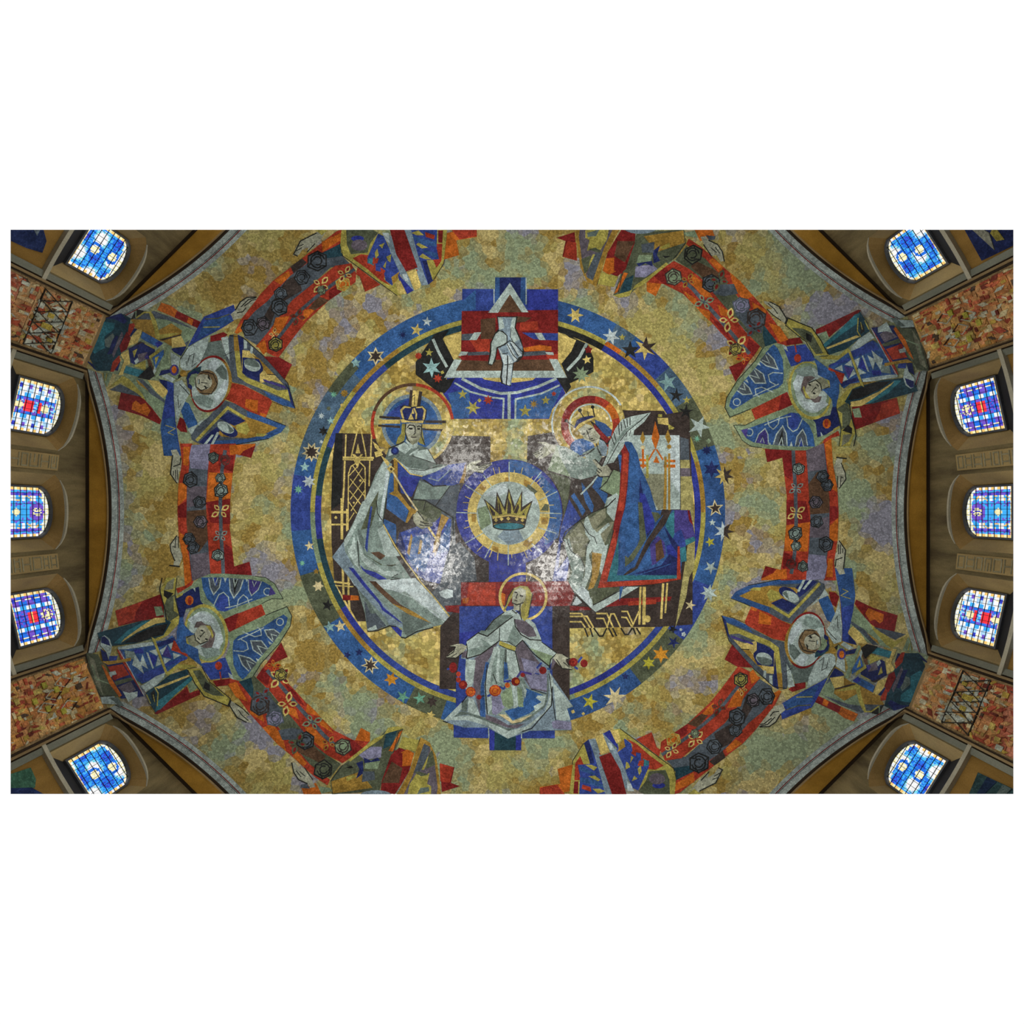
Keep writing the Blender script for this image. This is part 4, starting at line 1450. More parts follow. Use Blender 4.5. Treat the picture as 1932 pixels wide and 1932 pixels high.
L S 40 1540,500 1280,680 1060,850 860,1020 720,1200 560,1400
Z S K 1090,400 110
Z S K 900,600 80
Z S K 640,800 70
Z S K 630,960 90
Z S K 260,1210 90
Z P K 430,1160 80
Z O y 1400,680 80
X Y 1420,560 90 20
X Y 1130,690 100 30
X m 850,1080 90 10
X Y 560,1290 60 0
Z h K 580,1420 80
Z v d 1140,760 50
T rose_band|diagonal red band of roses and open flowers at the upper right of the blue ring|mosaic band
F 1220 430 6.44
N band
P r 510,130 650,220 800,350 960,500 1130,640 1300,830 1470,1020 1600,1200 1740,1370 1870,1350 1900,1400 1700,1430 1590,1400 1400,1170 1250,1000 1120,850 1000,700 860,530 700,400 600,280 480,200
P R 1700,1350 1860,1330 1900,1400 1700,1430
P O 800,360 930,470 900,560 760,400
P O 1010,540 1130,640 1300,830 1180,880 1060,730
P O 1280,900 1450,1000 1450,1100 1300,1000
P O 1480,1150 1620,1200 1720,1360 1620,1390
P V 480,220 720,380 860,540 1010,720 1120,860 1250,1000 1420,1170 1580,1390 1400,1460 1200,1250 1050,1070 900,900 760,730 650,600 520,500 350,390
P m 560,380 860,530 980,620 700,620 540,480
P S 700,700 1060,680 1110,800 940,830 800,800
P S 1040,880 1250,1000 1420,1170 1400,1280 1220,1220 1080,1050
P T 1420,1180 1590,1390 1440,1440 1410,1300
P r 330,400 520,500 650,600 760,730 900,900 1050,1070 1200,1260 1380,1440 1260,1610 1130,1560 1140,1620 1020,1400 880,1250 700,1050 560,920 440,800 200,680 0,670 100,560
P O 560,560 700,680 800,840 700,840 540,680
P O 440,760 600,860 640,960 540,900
P O 600,960 780,1020 760,1130 660,1030
P O 860,930 980,1000 1040,1090 900,1060
P R 60,560 240,480 350,700 200,680
P R 780,1080 950,1200 1040,1380 900,1260
P O 0,660 180,680 110,830 0,770
P R 1000,1690 1160,1620 1270,1590 1080,1870
P R 1240,1340 1380,1440 1300,1560 1200,1500
L S 46 400,600 560,740 700,900 860,1080 980,1220 1100,1360 1250,1530
Z V K 560,320 100
Z S K 780,670 100
X V 880,640 110 10
Z l S 1150,940 90
Z S d 1330,1100 110
X S 1310,1220 100 30
Z v d 330,600 90
X o 500,640 80 20
X v 700,900 100 60
X Y 1000,1120 120 0
X Y 1090,1440 130 30
Z y d 1080,1470 70
X O 1170,1590 70 80
T angel_figure|red and blue fish-patterned angel wings edged in yellow at the top left|mosaic angel
F 600 430 6.44
N wing
P y 290,-30 270,200 280,300 350,370 560,520 760,670 880,760 960,820 1080,800 1040,740 640,0
P V 340,-30 350,200 400,320 600,300 640,180 730,60 620,0
E u 480,130 80 36
E P 500,210 100 70
P r 420,370 520,320 620,330 700,400 820,560 800,620 880,700 760,640 600,500
P B 730,70 800,100 1000,560 970,600 900,700 820,640 800,540 700,520 700,440 600,430 600,360
P t 600,380 660,360 680,460 600,420
P r 670,360 740,370 720,430 660,440
P r 760,480 820,520 800,560 760,540
P y 740,210 810,180 780,250
P y 690,300 720,250 740,330 700,380
P y 830,350 890,320 880,420 850,400
P y 790,470 830,400 820,490
P o 890,600 990,530 960,640 910,690
P s 820,80 900,100 960,300 1180,760 1120,770 1000,560 880,300
P W 780,60 860,60 870,190 820,150
P W 1020,560 1080,560 1100,650 1060,640
P u 970,560 1160,760 1080,805 1000,680
P Y 940,660 1000,640 1080,800 980,800
L k 8 270,220 300,340 960,822
N wing
P y 1570,-30 1560,200 1530,420 1400,640 1340,690 1000,0
P R 1460,30 1520,30 1510,180 1460,180
P r 1350,200 1510,190 1500,400 1430,500 1390,380 1360,300
P B 1100,0 1450,0 1440,240 1470,380 1320,390 1400,640 1340,690 1260,600
P i 1120,90 1430,170 1450,230 1240,200
P i 1240,250 1450,310 1450,380 1300,300
P y 1130,60 1220,30 1290,90 1200,90
P y 1190,200 1220,180 1340,240 1260,250
P y 1230,350 1270,310 1380,380 1300,380
P r 1300,50 1420,90 1410,140 1310,110
P y 1320,395 1400,390 1450,510 1390,640
P s 1010,-20 1120,-20 1200,280 1290,560 1340,690 1260,700 1180,500 1090,200
P n 1270,400 1320,400 1395,640 1340,690
L k 8 1570,60 1530,430 1400,640
N red_band
P R 860,-30 1030,-30 1210,480 1070,530 950,320
P r 1090,530 1200,500 1210,520 1100,560
P Y 1080,540 1190,500 1250,690 1240,730 1170,760
P r 510,590 460,560 480,480 760,690 575,775
P O 1570,60 1700,30 1930,20 1930,110 1680,150 1715,330 1530,385
P r 1620,20 1930,0 1930,100 1720,140
N hand
F 430 430 6.44
P f 1080,50 1200,30 1150,110 1080,200 1000,270 960,300 980,220 900,270 860,330 790,335 830,230 890,160 1000,100
P y 1060,20 1220,20 1140,90
L k 14 1080,60 880,160 800,320 850,345
L k 12 1060,190 960,295
L k 10 840,230 920,200
L k 10 830,280 900,240
T angel_figure|ochre and grey vine-patterned angel wings with a red bar at the top right|mosaic angel
F 1050 430 6.44
N wing
P o 225,-30 250,200 290,480 370,650 480,715 520,610 600,340 720,100 780,0
P P 290,-20 700,-20 580,240 560,300 440,640 370,600 310,400 270,100
P y 350,0 640,0 610,150 520,290 480,240 370,280 400,150 350,120
P G 370,60 520,20 480,100 380,110
P S 440,320 560,290 440,640 370,600
P y 440,320 470,320 360,550 340,540
P V 300,380 420,330 380,520 340,560
P V 380,260 470,240 560,290 500,300
L k 8 520,610 490,700
N wing
P V 980,60 1550,20 1570,190 1460,350 1100,620 960,740 870,830 690,820 830,420 940,180
P o 1060,100 1540,30 1560,180 1200,300 1140,200
P y 1250,240 1370,180 1380,230 1300,260
P n 1170,280 1260,210 1220,330 1260,400 1180,430
P S 1030,200 1190,170 1180,300 1040,300
P v 1000,330 1160,330 1140,440 970,430
P l 960,470 1160,440 1230,500 1080,600 950,600
P T 830,620 940,570 900,770 760,805
P O 820,540 870,550 830,620 740,780 700,800
P y 690,820 870,770 1040,700 1360,440 1330,420 1100,600 950,700 880,830 760,850
P n 970,430 1160,400 1170,470 1080,430 1000,470
P K 1290,340 1390,340 1320,370
L k 8 750,780 830,420
L k 8 1570,180 1420,380
N red_band
P R 790,20 960,60 950,180 840,500 740,590 560,520 620,300 720,130
P m 740,160 950,160 830,420 700,340
P O 600,370 700,360 740,520 640,570 560,520
P R 700,380 830,430 800,560 700,520
P R 0,120 220,50 250,400 70,350 110,160
P r 80,350 250,400 240,180 130,160
P y 540,540 750,590 700,720 500,680
E s 1020,10 190 62
F 1220 430 6.44
P v 450,60 600,30 620,120 480,100
P O 570,0 790,0 830,110 650,160
P S 720,90 840,100 830,140 760,150
N hand
P f 655,110 720,100 760,160 860,200 920,280 945,400 900,410 850,330 790,340 720,260 690,180
L k 14 750,150 860,200 920,290 945,410
L k 12 690,200 790,345
L k 10 830,230 890,310
L k 10 780,240 850,300
"""
STARS = """
708.7,672.2 18 9 6 -90 e d
671.4,684.7 10 5 5 -95 a
805.7,607 10 4 5 -85 W
786.3,622.5 13 5 5 -80 Y
760,631.9 9 3 8 -90 n
809.6,665 8 3.5 5 -85 y
814.3,694 19 8 6 -92 a
789.4,671.5 7 5 8 0 r
825.9,714 9 5 7 -80 r
834.5,702.5 4 2.5 4 20 y
872.8,743.8 10 4 5 -90 y
892.2,769.4 15 6 6 -60 y
921,754.7 10 5 7 -90 r
990.8,775.6 13 5 5 -90 y
1007,762.4 9 3.5 8 0 o
1029.6,755.4 9 4 5 -90 y
1045,743 5 3 5 -90 r
904.6,755.4 4 3 4 0 y
1107.3,678.6 9 4 5 -100 Y
1096.4,706.5 17 8 8 -75 v
1110.4,660 8 5 5 -90 R
1085.5,594.7 16 7 6 0 Y
1153.3,635 17 7 6 -105 W
1174,636.5 7 3 5 -90 y
1189,660.6 18 7 5 -90 K
1217.7,656.7 23 9 6 -85 Y h
1259.9,721 19 7 5 -105 a
1275.9,746 15 5 5 -85 K
1295.6,754.9 8 3 5 -90 y
1294,776.6 15 5 5 -85 K
1318.9,804.5 22 8 5 -65 w
1315.2,827.8 8 2.5 8 10 z
1337,832 5 3.5 4 0 v
1333.4,849.6 10 5 8 0 n
1342.7,885.3 17 8 6 -90 n
1366.5,896.8 19 8 7 -90 Y h
1349.4,958.9 17 7 5 -95 e d
1344,986 7 3 5 -90 w
1365.7,1002.4 20 8 7 -100 W h
1340,1022.5 10 4 5 -110 j
1340.9,1070.7 14 5 5 -55 w
1337.8,1118.8 17 8 7 -80 w
1302.5,1142 11 4 5 -75 e
1269.7,1187 9 3.5 5 -60 K
1284.7,1188 3 2.4 5 0 W
1290,1196.8 5 3.6 5 0 W
1270.7,1211.8 13 4.5 5 -60 n
1247,1234.6 17 8 6 -90 q
1224,1251 13 6 6 -90 j
1160.2,1316.3 23 9 7 -65 e
1112.9,1324 16 6 5 -75 j
1180,1276 7 3.5 5 -90 n
1081,1342.7 4 3 4 20 Y
1100.5,1346.6 3.5 2.6 4 0 Y
698.6,1255 18 8 7 -80 e d
738.2,1281.3 14 7 6 -70 q
760,1314.7 14 5 5 -60 z
791.8,1317.8 13 5 5 -100 z
815,1324 12 5.5 6 -75 d
812.7,1348.9 9 4 5 -75 Y
677.6,1230.9 8 3.5 5 -90 n
655,1235.5 8 3.5 5 -70 n
621.7,1183 12 5 5 -100 a
642,1181.5 12 5 5 -100 e
617.9,1141.9 12 5 5 -80 K
600.5,1105.6 11 6 6 -60 e
583.9,1029.8 10 4 5 -100 e
570,1062.5 6 3 7 -90 z
596.7,1078 6 3 5 -90 o
587.8,853 19 11 9 -70 e d
575,881 10 4.5 5 -90 a
582.8,908.6 13 6.5 7 -75 W
563,923.5 9 4 8 -90 z
606.2,784.6 7 2.6 8 0 W
624,794 8 3.5 5 -95 a
610,813.4 10 5 6 -85 K
606,833.5 4 2.2 5 0 W
649.7,742 8 5 8 0 o
629.5,744 7 3.5 7 -90 z
645,764.4 4 2.4 5 -90 Y
620,770.7 5 3 6 0 V
"""
# ---------------------------------------------------------------- the mosaic: pieces laid one over another on the dome
CELL = 3.0
GRID = np.zeros((int(1932 / CELL) + 2, int(1932 / CELL) + 2), np.int16)
def footprint(poly):
    A = np.asarray(poly); lo = np.floor(A.min(0) / CELL).astype(int) - 0; hi = np.ceil(A.max(0) / CELL).astype(int) + 1
    lo = np.clip(lo, 0, GRID.shape[0] - 1); hi = np.clip(hi, 1, GRID.shape[0])
    xs = np.arange(lo[0], hi[0]); ys = np.arange(lo[1], hi[1])
    if not len(xs) or not len(ys): return None
    G = np.array([((x + .5) * CELL, (y + .5) * CELL) for y in ys for x in xs])
    m = inside(G, A).reshape(len(ys), len(xs))
    for (x, y) in densify([tuple(a) for a in A], CELL * .7):
        ix = int(x / CELL) - lo[0]; iy = int(y / CELL) - lo[1]
        if 0 <= ix < m.shape[1] and 0 <= iy < m.shape[0]: m[iy, ix] = True
    return lo, hi, m
def level_of(poly, both=False):
    ps = [poly]
    if both: ps.append([(2 * 959.6 - x, 2 * 966 - y) for x, y in poly])
    fs = [f for f in (footprint(p) for p in ps) if f is not None]
    lv = 0
    for lo, hi, m in fs:
        sub = GRID[lo[1]:hi[1], lo[0]:hi[0]]
        if m.any(): lv = max(lv, int(sub[m].max()))
    lv += 1
    for lo, hi, m in fs:
        sub = GRID[lo[1]:hi[1], lo[0]:hi[0]]; sub[m] = lv
    return lv

class Part:
    def __init__(self, name): self.name = name; self.V = []; self.F = []; self.T = []; self.subs = []; self.mat = 'mosaic'; self.lines = None; self.first = None; self.count = 0
    def target(self, big, name='mosaic_patch'):
        """first piece makes the part; later pieces are sub-parts, fine lines are kept together"""
        self.count += 1
        if self.first is None: self.first = 'big' if big else 'line'; return self
        if self.first == 'line' and not big: return self
        if big: q = Part(name); self.subs.append(q); return q
        if self.lines is None: self.lines = Part('drawn_line'); self.subs.append(self.lines)
        return self.lines
    def add(self, V3, F, tone):
        s = len(self.V); self.V += [tuple(v) for v in V3]
        self.F += [tuple(i + s for i in f) for f in F]; self.T += [tone] * len(F)

def lay(part, outline, tone, lv, step=14.0):
    """a flat piece of mosaic following the dome, raised by its layer and with its own rim"""
    rv, F = fill([outline], step)
    if not F: return
    top = on_dome(rv[:, 0], rv[:, 1], .004 + lv * GAP)
    cnt = {}
    for f in F:
        for a, b in zip(f, f[1:] + f[:1]):
            k = (min(a, b), max(a, b)); cnt[k] = None if k in cnt else (a, b)
    rim = [v for v in cnt.values() if v]
    ids = sorted({i for e in rim for i in e}); m = {i: len(rv) + k for k, i in enumerate(ids)}
    low = on_dome(rv[ids, 0], rv[ids, 1], lv * GAP - .001)
    F2 = [tuple(f) for f in F] + [(a, b, m[b], m[a]) for a, b in rim]
    part.add(np.vstack([top, low]), F2, tone)

def stroke_outline(pts, w):
    P = [Vector(p) for p in pts]; n = len(P); h = w / 2; Lf = []; Rt = []
    for i in range(n):
        d1 = (P[i] - P[i - 1]).normalized() if i else (P[1] - P[0]).normalized()
        d2 = (P[i + 1] - P[i]).normalized() if i < n - 1 else d1
        d = (d1 + d2); d = d.normalized() if d.length > .2 else d1
        nrm = Vector((-d.y, d.x)); c = max(.5, d.dot(d1)); k = h / c
        Lf.append(P[i] + nrm * k); Rt.append(P[i] - nrm * k)
    return Lf, Rt
def lay_stroke(part, pts, w, tone, both=False):
    pts = densify(pts, 13, False)
    pts = [p for i, p in enumerate(pts) if i == 0 or math.hypot(p[0] - pts[i - 1][0], p[1] - pts[i - 1][1]) > .05]
    if len(pts) < 2: return
    Lf, Rt = stroke_outline(pts, w)
    lv = level_of([tuple(p) for p in Lf] + [tuple(p) for p in reversed(Rt)], both)
    n = len(pts); A = np.array([tuple(p) for p in Lf + Rt])
    top = on_dome(A[:, 0], A[:, 1], .004 + lv * GAP); low = on_dome(A[:, 0], A[:, 1], lv * GAP - .001)
    F = []
    for i in range(n - 1):
        F.append((i, i + 1, n + i + 1, n + i))
        F.append((i, i + 1, 2 * n + i + 1, 2 * n + i)); F.append((n + i + 1, n + i, 3 * n + i, 3 * n + i + 1))
    F += [(0, n, 3 * n, 2 * n), (n - 1, 2 * n - 1, 4 * n - 1, 3 * n - 1)]
    part.add(np.vstack([top, low]), F, tone)

def arc(cx, cy, r, a0, a1, n=None, ry=None, rot=0):
    ry = ry or r; n = n or min(120, max(10, int(abs(a1 - a0) / 360 * 2 * math.pi * max(r, ry) / 7)))
    c, s = math.cos(math.radians(rot)), math.sin(math.radians(rot)); o = []
    for i in range(n + 1):
        a = math.radians(a0 + (a1 - a0) * i / n); x = r * math.cos(a); y = ry * math.sin(a)
        o.append((cx + x * c - y * s, cy + x * s + y * c))
    return o
def rose(part, cx, cy, r, fillc, linec, both, rnd):
    n = 6; k = rnd.random() * 60
    o = [(cx + r * (1 + rnd.uniform(-.12, .1)) * math.cos(math.radians(k + i * 60)), cy + r * (1 + rnd.uniform(-.12, .1)) * math.sin(math.radians(k + i * 60))) for i in range(n)]
    lay(part, o, fillc, level_of(o, both))
    lay_stroke(part, o + [o[0]], max(.9, r * .14), linec, both)
    for q, a0 in ((.68, 30), (.4, 160)):
        lay_stroke(part, arc(cx, cy, r * q, k + a0, k + a0 + 290, 9), max(.8, r * .13), linec, both)
    for i in (0, 2, 4):
        a = math.radians(k + i * 60)
        lay_stroke(part, [(cx + r * math.cos(a), cy + r * math.sin(a)), (cx + r * .5 * math.cos(a + .7), cy + r * .5 * math.sin(a + .7))], max(.8, r * .12), linec, both)
def flower(part, cx, cy, r, linec, rot, both, inner):
    for i in range(4):
        a = math.radians(rot + i * 90 + (12 if i % 2 else 0)); R = r * (1 if i % 2 else .8)
        c, s = math.cos(a), math.sin(a)
        sh = [(.1, 0), (.45, .26), (.75, .22), (1, 0), (.75, -.22), (.45, -.26)]
        o = [(cx + R * (x * c - y * s), cy + R * (x * s + y * c)) for x, y in sh]
        lay(part, o, linec, level_of(o, both))
        o2 = [(cx + R * ((.26 + x * .56) * c - y * .5 * s), cy + R * ((.26 + x * .56) * s + y * .5 * c)) for x, y in sh]
        lay(part, o2, inner, level_of(o2, both))

DUP = {}        # thing index -> mirrored on the other side of the axis
THINGS = []
def read_art(text):
    fx = fy = 0.0; fs = 1.0; thing = None; part = None; rnd = random.Random(5)
    def P2(tok): x, y = tok.split(','); return (fx + float(x) / fs, fy + float(y) / fs)
    for line in text.strip().splitlines():
        line = line.strip()
        if not line: continue
        k, rest = line[0], line[1:].strip()
        if k == 'T':
            nm, lab, cat = rest.split('|'); thing = dict(name=nm, label=lab, cat=cat, parts=[]); THINGS.append(thing)
            both = thing['both'] = nm in ('angel_figure', 'rose_band'); continue
        if k == 'F': a = rest.split(); fx, fy, fs = float(a[0]), float(a[1]), float(a[2]); continue
        if k == 'N': part = Part(rest); thing['parts'].append(part); continue
        tk = rest.split()
        if k == 'P':
            pts = [P2(t) for t in tk[1:]]; A = np.array(pts); ext = (A.max(0) - A.min(0)).min()
            dst = part.target(ext > 7)
            lay(dst, pts, LIN[tk[0]], level_of(pts, both))
        elif k == 'L':
            lay_stroke(part.target(False), [P2(t) for t in tk[2:]], float(tk[1]) / fs, LIN[tk[0]], both)
        elif k == 'E':
            c = P2(tk[1]); rot = float(tk[4]) if len(tk) > 4 else 0
            o = arc(c[0], c[1], float(tk[2]) / fs, 0, 360, None, float(tk[3]) / fs, rot)[:-1]
            dst = part.target(float(tk[2]) / fs > 4, 'round_patch')
            if tk[0] == '*' and dst is part: dst = Part('gold_ground'); part.subs.append(dst); part.first = 'line'
            if tk[0] == '*': dst.name = 'gold_ground'; dst.mat = 'inner'; tk[0] = 'Y'
            lay(dst, o, LIN[tk[0]], level_of(o, both))
        elif k == 'C':
            c = P2(tk[1]); lay_stroke(part.target(False), arc(c[0], c[1], float(tk[2]) / fs, 0, 360), float(tk[3]) / fs, LIN[tk[0]], both)
        elif k == 'A':
            c = P2(tk[1]); a1 = float(tk[5]); a0 = float(tk[4])
            lay_stroke(part.target(float(tk[3]) / fs > 4, 'halo_arc'), arc(c[0], c[1], float(tk[2]) / fs, a0, a1), float(tk[3]) / fs, LIN[tk[0]], both)
        elif k == 'B':
            cx, cy = map(float, tk[0].split(',')); r0, r1 = float(tk[1]), float(tk[2]); an = list(map(float, tk[4:]))
            for a0, a1 in zip(an[::2], an[1::2]):
                if a1 < a0: a1 += 360
                m = max(6, int((a1 - a0) / 2)); q = max(1, int((r1 - r0) / 12)); V = []; F = []; rs = np.linspace(r0, r1, q + 1)
                full = a1 - a0 > 359
                o = arc(cx, cy, (r0 + r1) / 2, a0, a1, m)
                if full: lv = 1
                else: lv = 2 + part.count
                for p in o:
                    x, y = int(p[0] / CELL), int(p[1] / CELL)
                    w = int((r1 - r0) / 2 / CELL) + 2; sub = GRID[y - w:y + w + 1, x - w:x + w + 1]; np.maximum(sub, lv, out=sub)
                for j, r in enumerate(rs):
                    A = np.array(arc(cx, cy, r, a0, a1, m)); V.append(on_dome(A[:, 0], A[:, 1], .004 + lv * GAP))
                    if j: F += [((j - 1) * (m + 1) + i, (j - 1) * (m + 1) + i + 1, j * (m + 1) + i + 1, j * (m + 1) + i) for i in range(m)]
                part.target(True, 'ring_segment').add(np.vstack(V), F, LIN[tk[3]])
        elif k == 'Z':
            c = P2(tk[2]); keep = part; part = Part('rose'); thing['parts'].append(part)
            rose(part, c[0], c[1], 1.15 * float(tk[3]) / fs, LIN[tk[0]], LIN[tk[1]], both, rnd); part = keep
        elif k == 'X':
            c = P2(tk[1]); keep = part; part = Part('flower'); thing['parts'].append(part)
            flower(part, c[0], c[1], 1.3 * float(tk[2]) / fs, LIN[tk[0]], float(tk[3]), both, LIN['R'])
            part = keep

def build_things():
    out = []
    for t in THINGS:
        allv = np.array([v for p in t['parts'] for q in [p] + p.subs for v in q.V])
        c = (allv.min(0) + allv.max(0)) / 2
        root = empty(t['name'], tuple(c), t['label'], t['cat'])
        for p in t['parts']:
            if not p.V:
                if not p.subs: continue
                q = p.subs.pop(0); p.V, p.F, p.T, p.mat = q.V, q.F, q.T, q.mat
            o = make(p.name, p.V, p.F, M[p.mat], root, c, p.T)
            if o and p.first == 'line' and p.count > 1: o['kind'] = 'stuff'
            for q in p.subs:
                if q.V:
                    s = make(q.name, q.V, q.F, M[q.mat], o if o else root, c, q.T)
                    if s and q.name == 'drawn_line': s['kind'] = 'stuff'
        out.append(root)
    return out
def turned_copy(root, label):
    """the same panel once more on the opposite side of the dome"""
    r = root.copy(); COL.objects.link(r)
    x, y, z = root.location; r.location = (2 * AX - x, 2 * AY - y, z); r.rotation_euler = (0, 0, math.pi)
    r['label'] = label
    for ch in root.children:
        c = ch.copy(); COL.objects.link(c); c.parent = r
        for g in ch.children:
            d = g.copy(); COL.objects.link(d); d.parent = c
    return r
# ---------------------------------------------------------------- the building
HC = A0 / math.cos(PH); PIER = HC * math.cos(math.radians(22.5) - PH)
def rim_hd(th):
    """horizontal distance of the dome's edge in direction th (radians)"""
    q = (th + math.pi / 8) % (math.pi / 4) - math.pi / 8
    if abs(q) <= PH: return A0 / math.cos(q)
    return PIER / math.cos(abs(q) - math.pi / 8)
def sph_z(hd, h=0): return ZC + math.sqrt(max(0, (RS - h) ** 2 - hd * hd))
def W3(hd, th, z): return (AX + hd * math.cos(th), AY + hd * math.sin(th), z)
def grid_faces(n, m, closed=False):
    F = []
    for i in range(n - 1):
        for j in range(m if closed else m - 1):
            k = (j + 1) % m; F.append((i * m + j, i * m + k, (i + 1) * m + k, (i + 1) * m + j))
    return F

def build_ceiling():
    NA, NR = 384, 74
    V = []
    ths = [2 * math.pi * j / NA for j in range(NA)]
    for i in range(NR + 1):
        s = (i + .001) / (NR + .001)
        for th in ths:
            hd = s * rim_hd(th); V.append(W3(hd, th, sph_z(hd)))
    F = grid_faces(NR + 1, NA, True)
    base = len(V)
    for i in range(0, 25):                       # the back of the shell
        s = (i + .001) / 24.001
        for th in ths:
            hd = s * (rim_hd(th) + .0); V.append(W3(hd, th, sph_z(hd) + .35))
    F += [tuple(base + q for q in reversed(f)) for f in grid_faces(25, NA, True)]
    e0 = NR * NA; e1 = base + 24 * NA
    F += [(e0 + j, e0 + (j + 1) % NA, e1 + (j + 1) % NA, e1 + j) for j in range(NA)]
    o = make('ceiling', V, F, M['field'], origin=(AX, AY, sph_z(0)))
    o['kind'] = 'structure'; o['label'] = 'shallow dome clad in gold and sage mosaic'
    # bright gold disc inside the ring
    V = []; F = []; R = 353.0
    for i in range(31):
        A = np.array(arc(958.2, 966.4, .5 + R * i / 30, 0, 360, 120)[:-1]); V.append(on_dome(A[:, 0], A[:, 1], .003))
    make('gold_field', np.vstack(V), grid_faces(31, 120, True), M['inner'], o, (AX, AY, sph_z(0)))
    return o

def strip_on_dome(name, k, d0, d1, h, tone, parent, org, seg=48, span=1.0):
    """a band parallel to the edge of one bay, d0..d1 metres inside it"""
    al = k * math.pi / 4; V = []; rows = 4
    for r in range(rows):
        a = A0 - (d0 + (d1 - d0) * r / (rows - 1))
        for j in range(seg):
            ph = -PH * span + 2 * PH * span * j / (seg - 1)
            y = A0 * math.tan(ph) * (a / A0); hd = math.hypot(a, y); V.append(W3(hd, al + math.atan2(y, a), sph_z(hd, h)))
    F = grid_faces(rows, seg)
    return make(name, V, F, M['mosaic'], parent, org, [tone] * len(F))

SIDES = {0: 'right', 1: 'lower_right', 3: 'lower_left', 4: 'left', 5: 'upper_left', 7: 'upper_right'}
def ztop(ph): return RW * math.cos(ph) * FPX / 793.0
def arch_pts(hw, zb, zs, rise, n=14):
    """outline (angle, z) of an opening: square foot, low arched head with rounded shoulders"""
    o = [(-hw, zb)]
    o += [(-hw, zb + (zs - .12 - zb) * i / 3) for i in (1, 2, 3)]
    head = []
    for i in range(n + 1):
        u = -1 + 2 * i / n
        head.append((u * hw, zs + rise * (1 - u * u) - .12 * abs(u) ** 8))
    o += head[1:-1]
    o += [(hw, zb + (zs - .12 - zb) * i / 3) for i in (3, 2, 1)] + [(hw, zb)]
    return o
OPEN = dict(hw=.90, zb=12.22, zs=14.14, rise=.24)
GLZ = dict(hw=.625, zb=12.95, zs=14.20, rise=.22)
wcount = [0]
def onscreen(p, pad=0):
    x = 966 + FPX * p[0] / p[2]; y = 966 + FPX * p[1] / p[2]
    return X0 - pad < x < X1 + pad and Y0 - pad < y < Y1 + pad

GL = dict(b='2a78ee', c='45b4ff', n='3a44c8', p='7a58d0', w='ffffff', y='fff6c0', o='ffd27a', t='7ae0f4', r='ff3c48', s='b4deff', k='e8f0f2')
def glass_colour(u, v, style, rnd):
    """design of the stained glass: amber border, striped flanks, flowers on the middle line"""
    au = abs(u); k = int(v * 16); alt = k % 2
    head = v > .86 - .10 * u * u
    if au > .87 or v < .06: return 'ow'[alt] if int((u + 2) * 9) % 2 else 'yo'[alt]
    if head: return rnd.choice('yykw')
    if style in (0, 2):
        if .70 < au <= .80 or (.66 < au <= .84 and k % 3 == 1): return 'pn'[alt] if k % 3 == 1 else ('w' if alt else 'y')
        if style == 2 and v > .25 and ((u) ** 2 * .9 + (v - .68) ** 2 * 3) < .05: return 'y' if rnd.random() < .6 else 'p'
        if au < .2:
            if style == 0: return 'r' if .22 < v < .42 or (.5 < v < .56) else ('y' if (v - .14) ** 2 + u * u * .3 < .006 or (v - .64) ** 2 + u * u * .3 < .009 else rnd.choice('scp'))
            return 'r' if .02 < abs(v - .4) < .1 else ('o' if abs(v - .4) <= .04 else ('y' if (v - .7) ** 2 + u * u * .3 < .01 else rnd.choice('ppbn')))
        if au < .36: return 'p' if (v * 5 % 1) < .45 else 'b'
        if au < .5: return 'c' if (v * 5 % 1) < .5 else 'w'
        return 'sw'[int(v * 9) % 2] if style == 0 else 'bp'[int(v * 7 + u) % 2]
    if style == 1:
        if .66 < au <= .78: return 'p' if (v * 6 % 1) < .6 else 'n'
        if .44 < au <= .66: return 'w' if (v * 5 % 1) < .4 else ('o' if rnd.random() < .25 else 'c')
        d2 = (v - .72) ** 2 + u * u * .22
        if d2 < .008: return 'y' if rnd.random() < .75 else 'n'
        if d2 < .03: return 'p'
        d3 = (v - .3) ** 2 + u * u * .22
        if d3 < .005: return 'y'
        return 'c' if au < .2 or rnd.random() < .7 else 'p'
    for cv, cu in ((.34, 0.0), (.72, .1 if style == 3 else -.1)):
        d2 = (v - cv) ** 2 + (u - cu) ** 2 * .22
        if d2 < .0075: return 'y' if rnd.random() < .8 else 'w'
        if d2 < .02: return 'b'
    n = math.sin(u * 5 + v * 7 + style) + math.sin(u * 3.1 - v * 11 + 1.3 * style)
    if n > .9: return 'w'
    if n > .35: return rnd.choice('st')
    if n < -1.0: return 'n' if rnd.random() < .4 else 'b'
    return 'c' if rnd.random() < .6 else 'b'
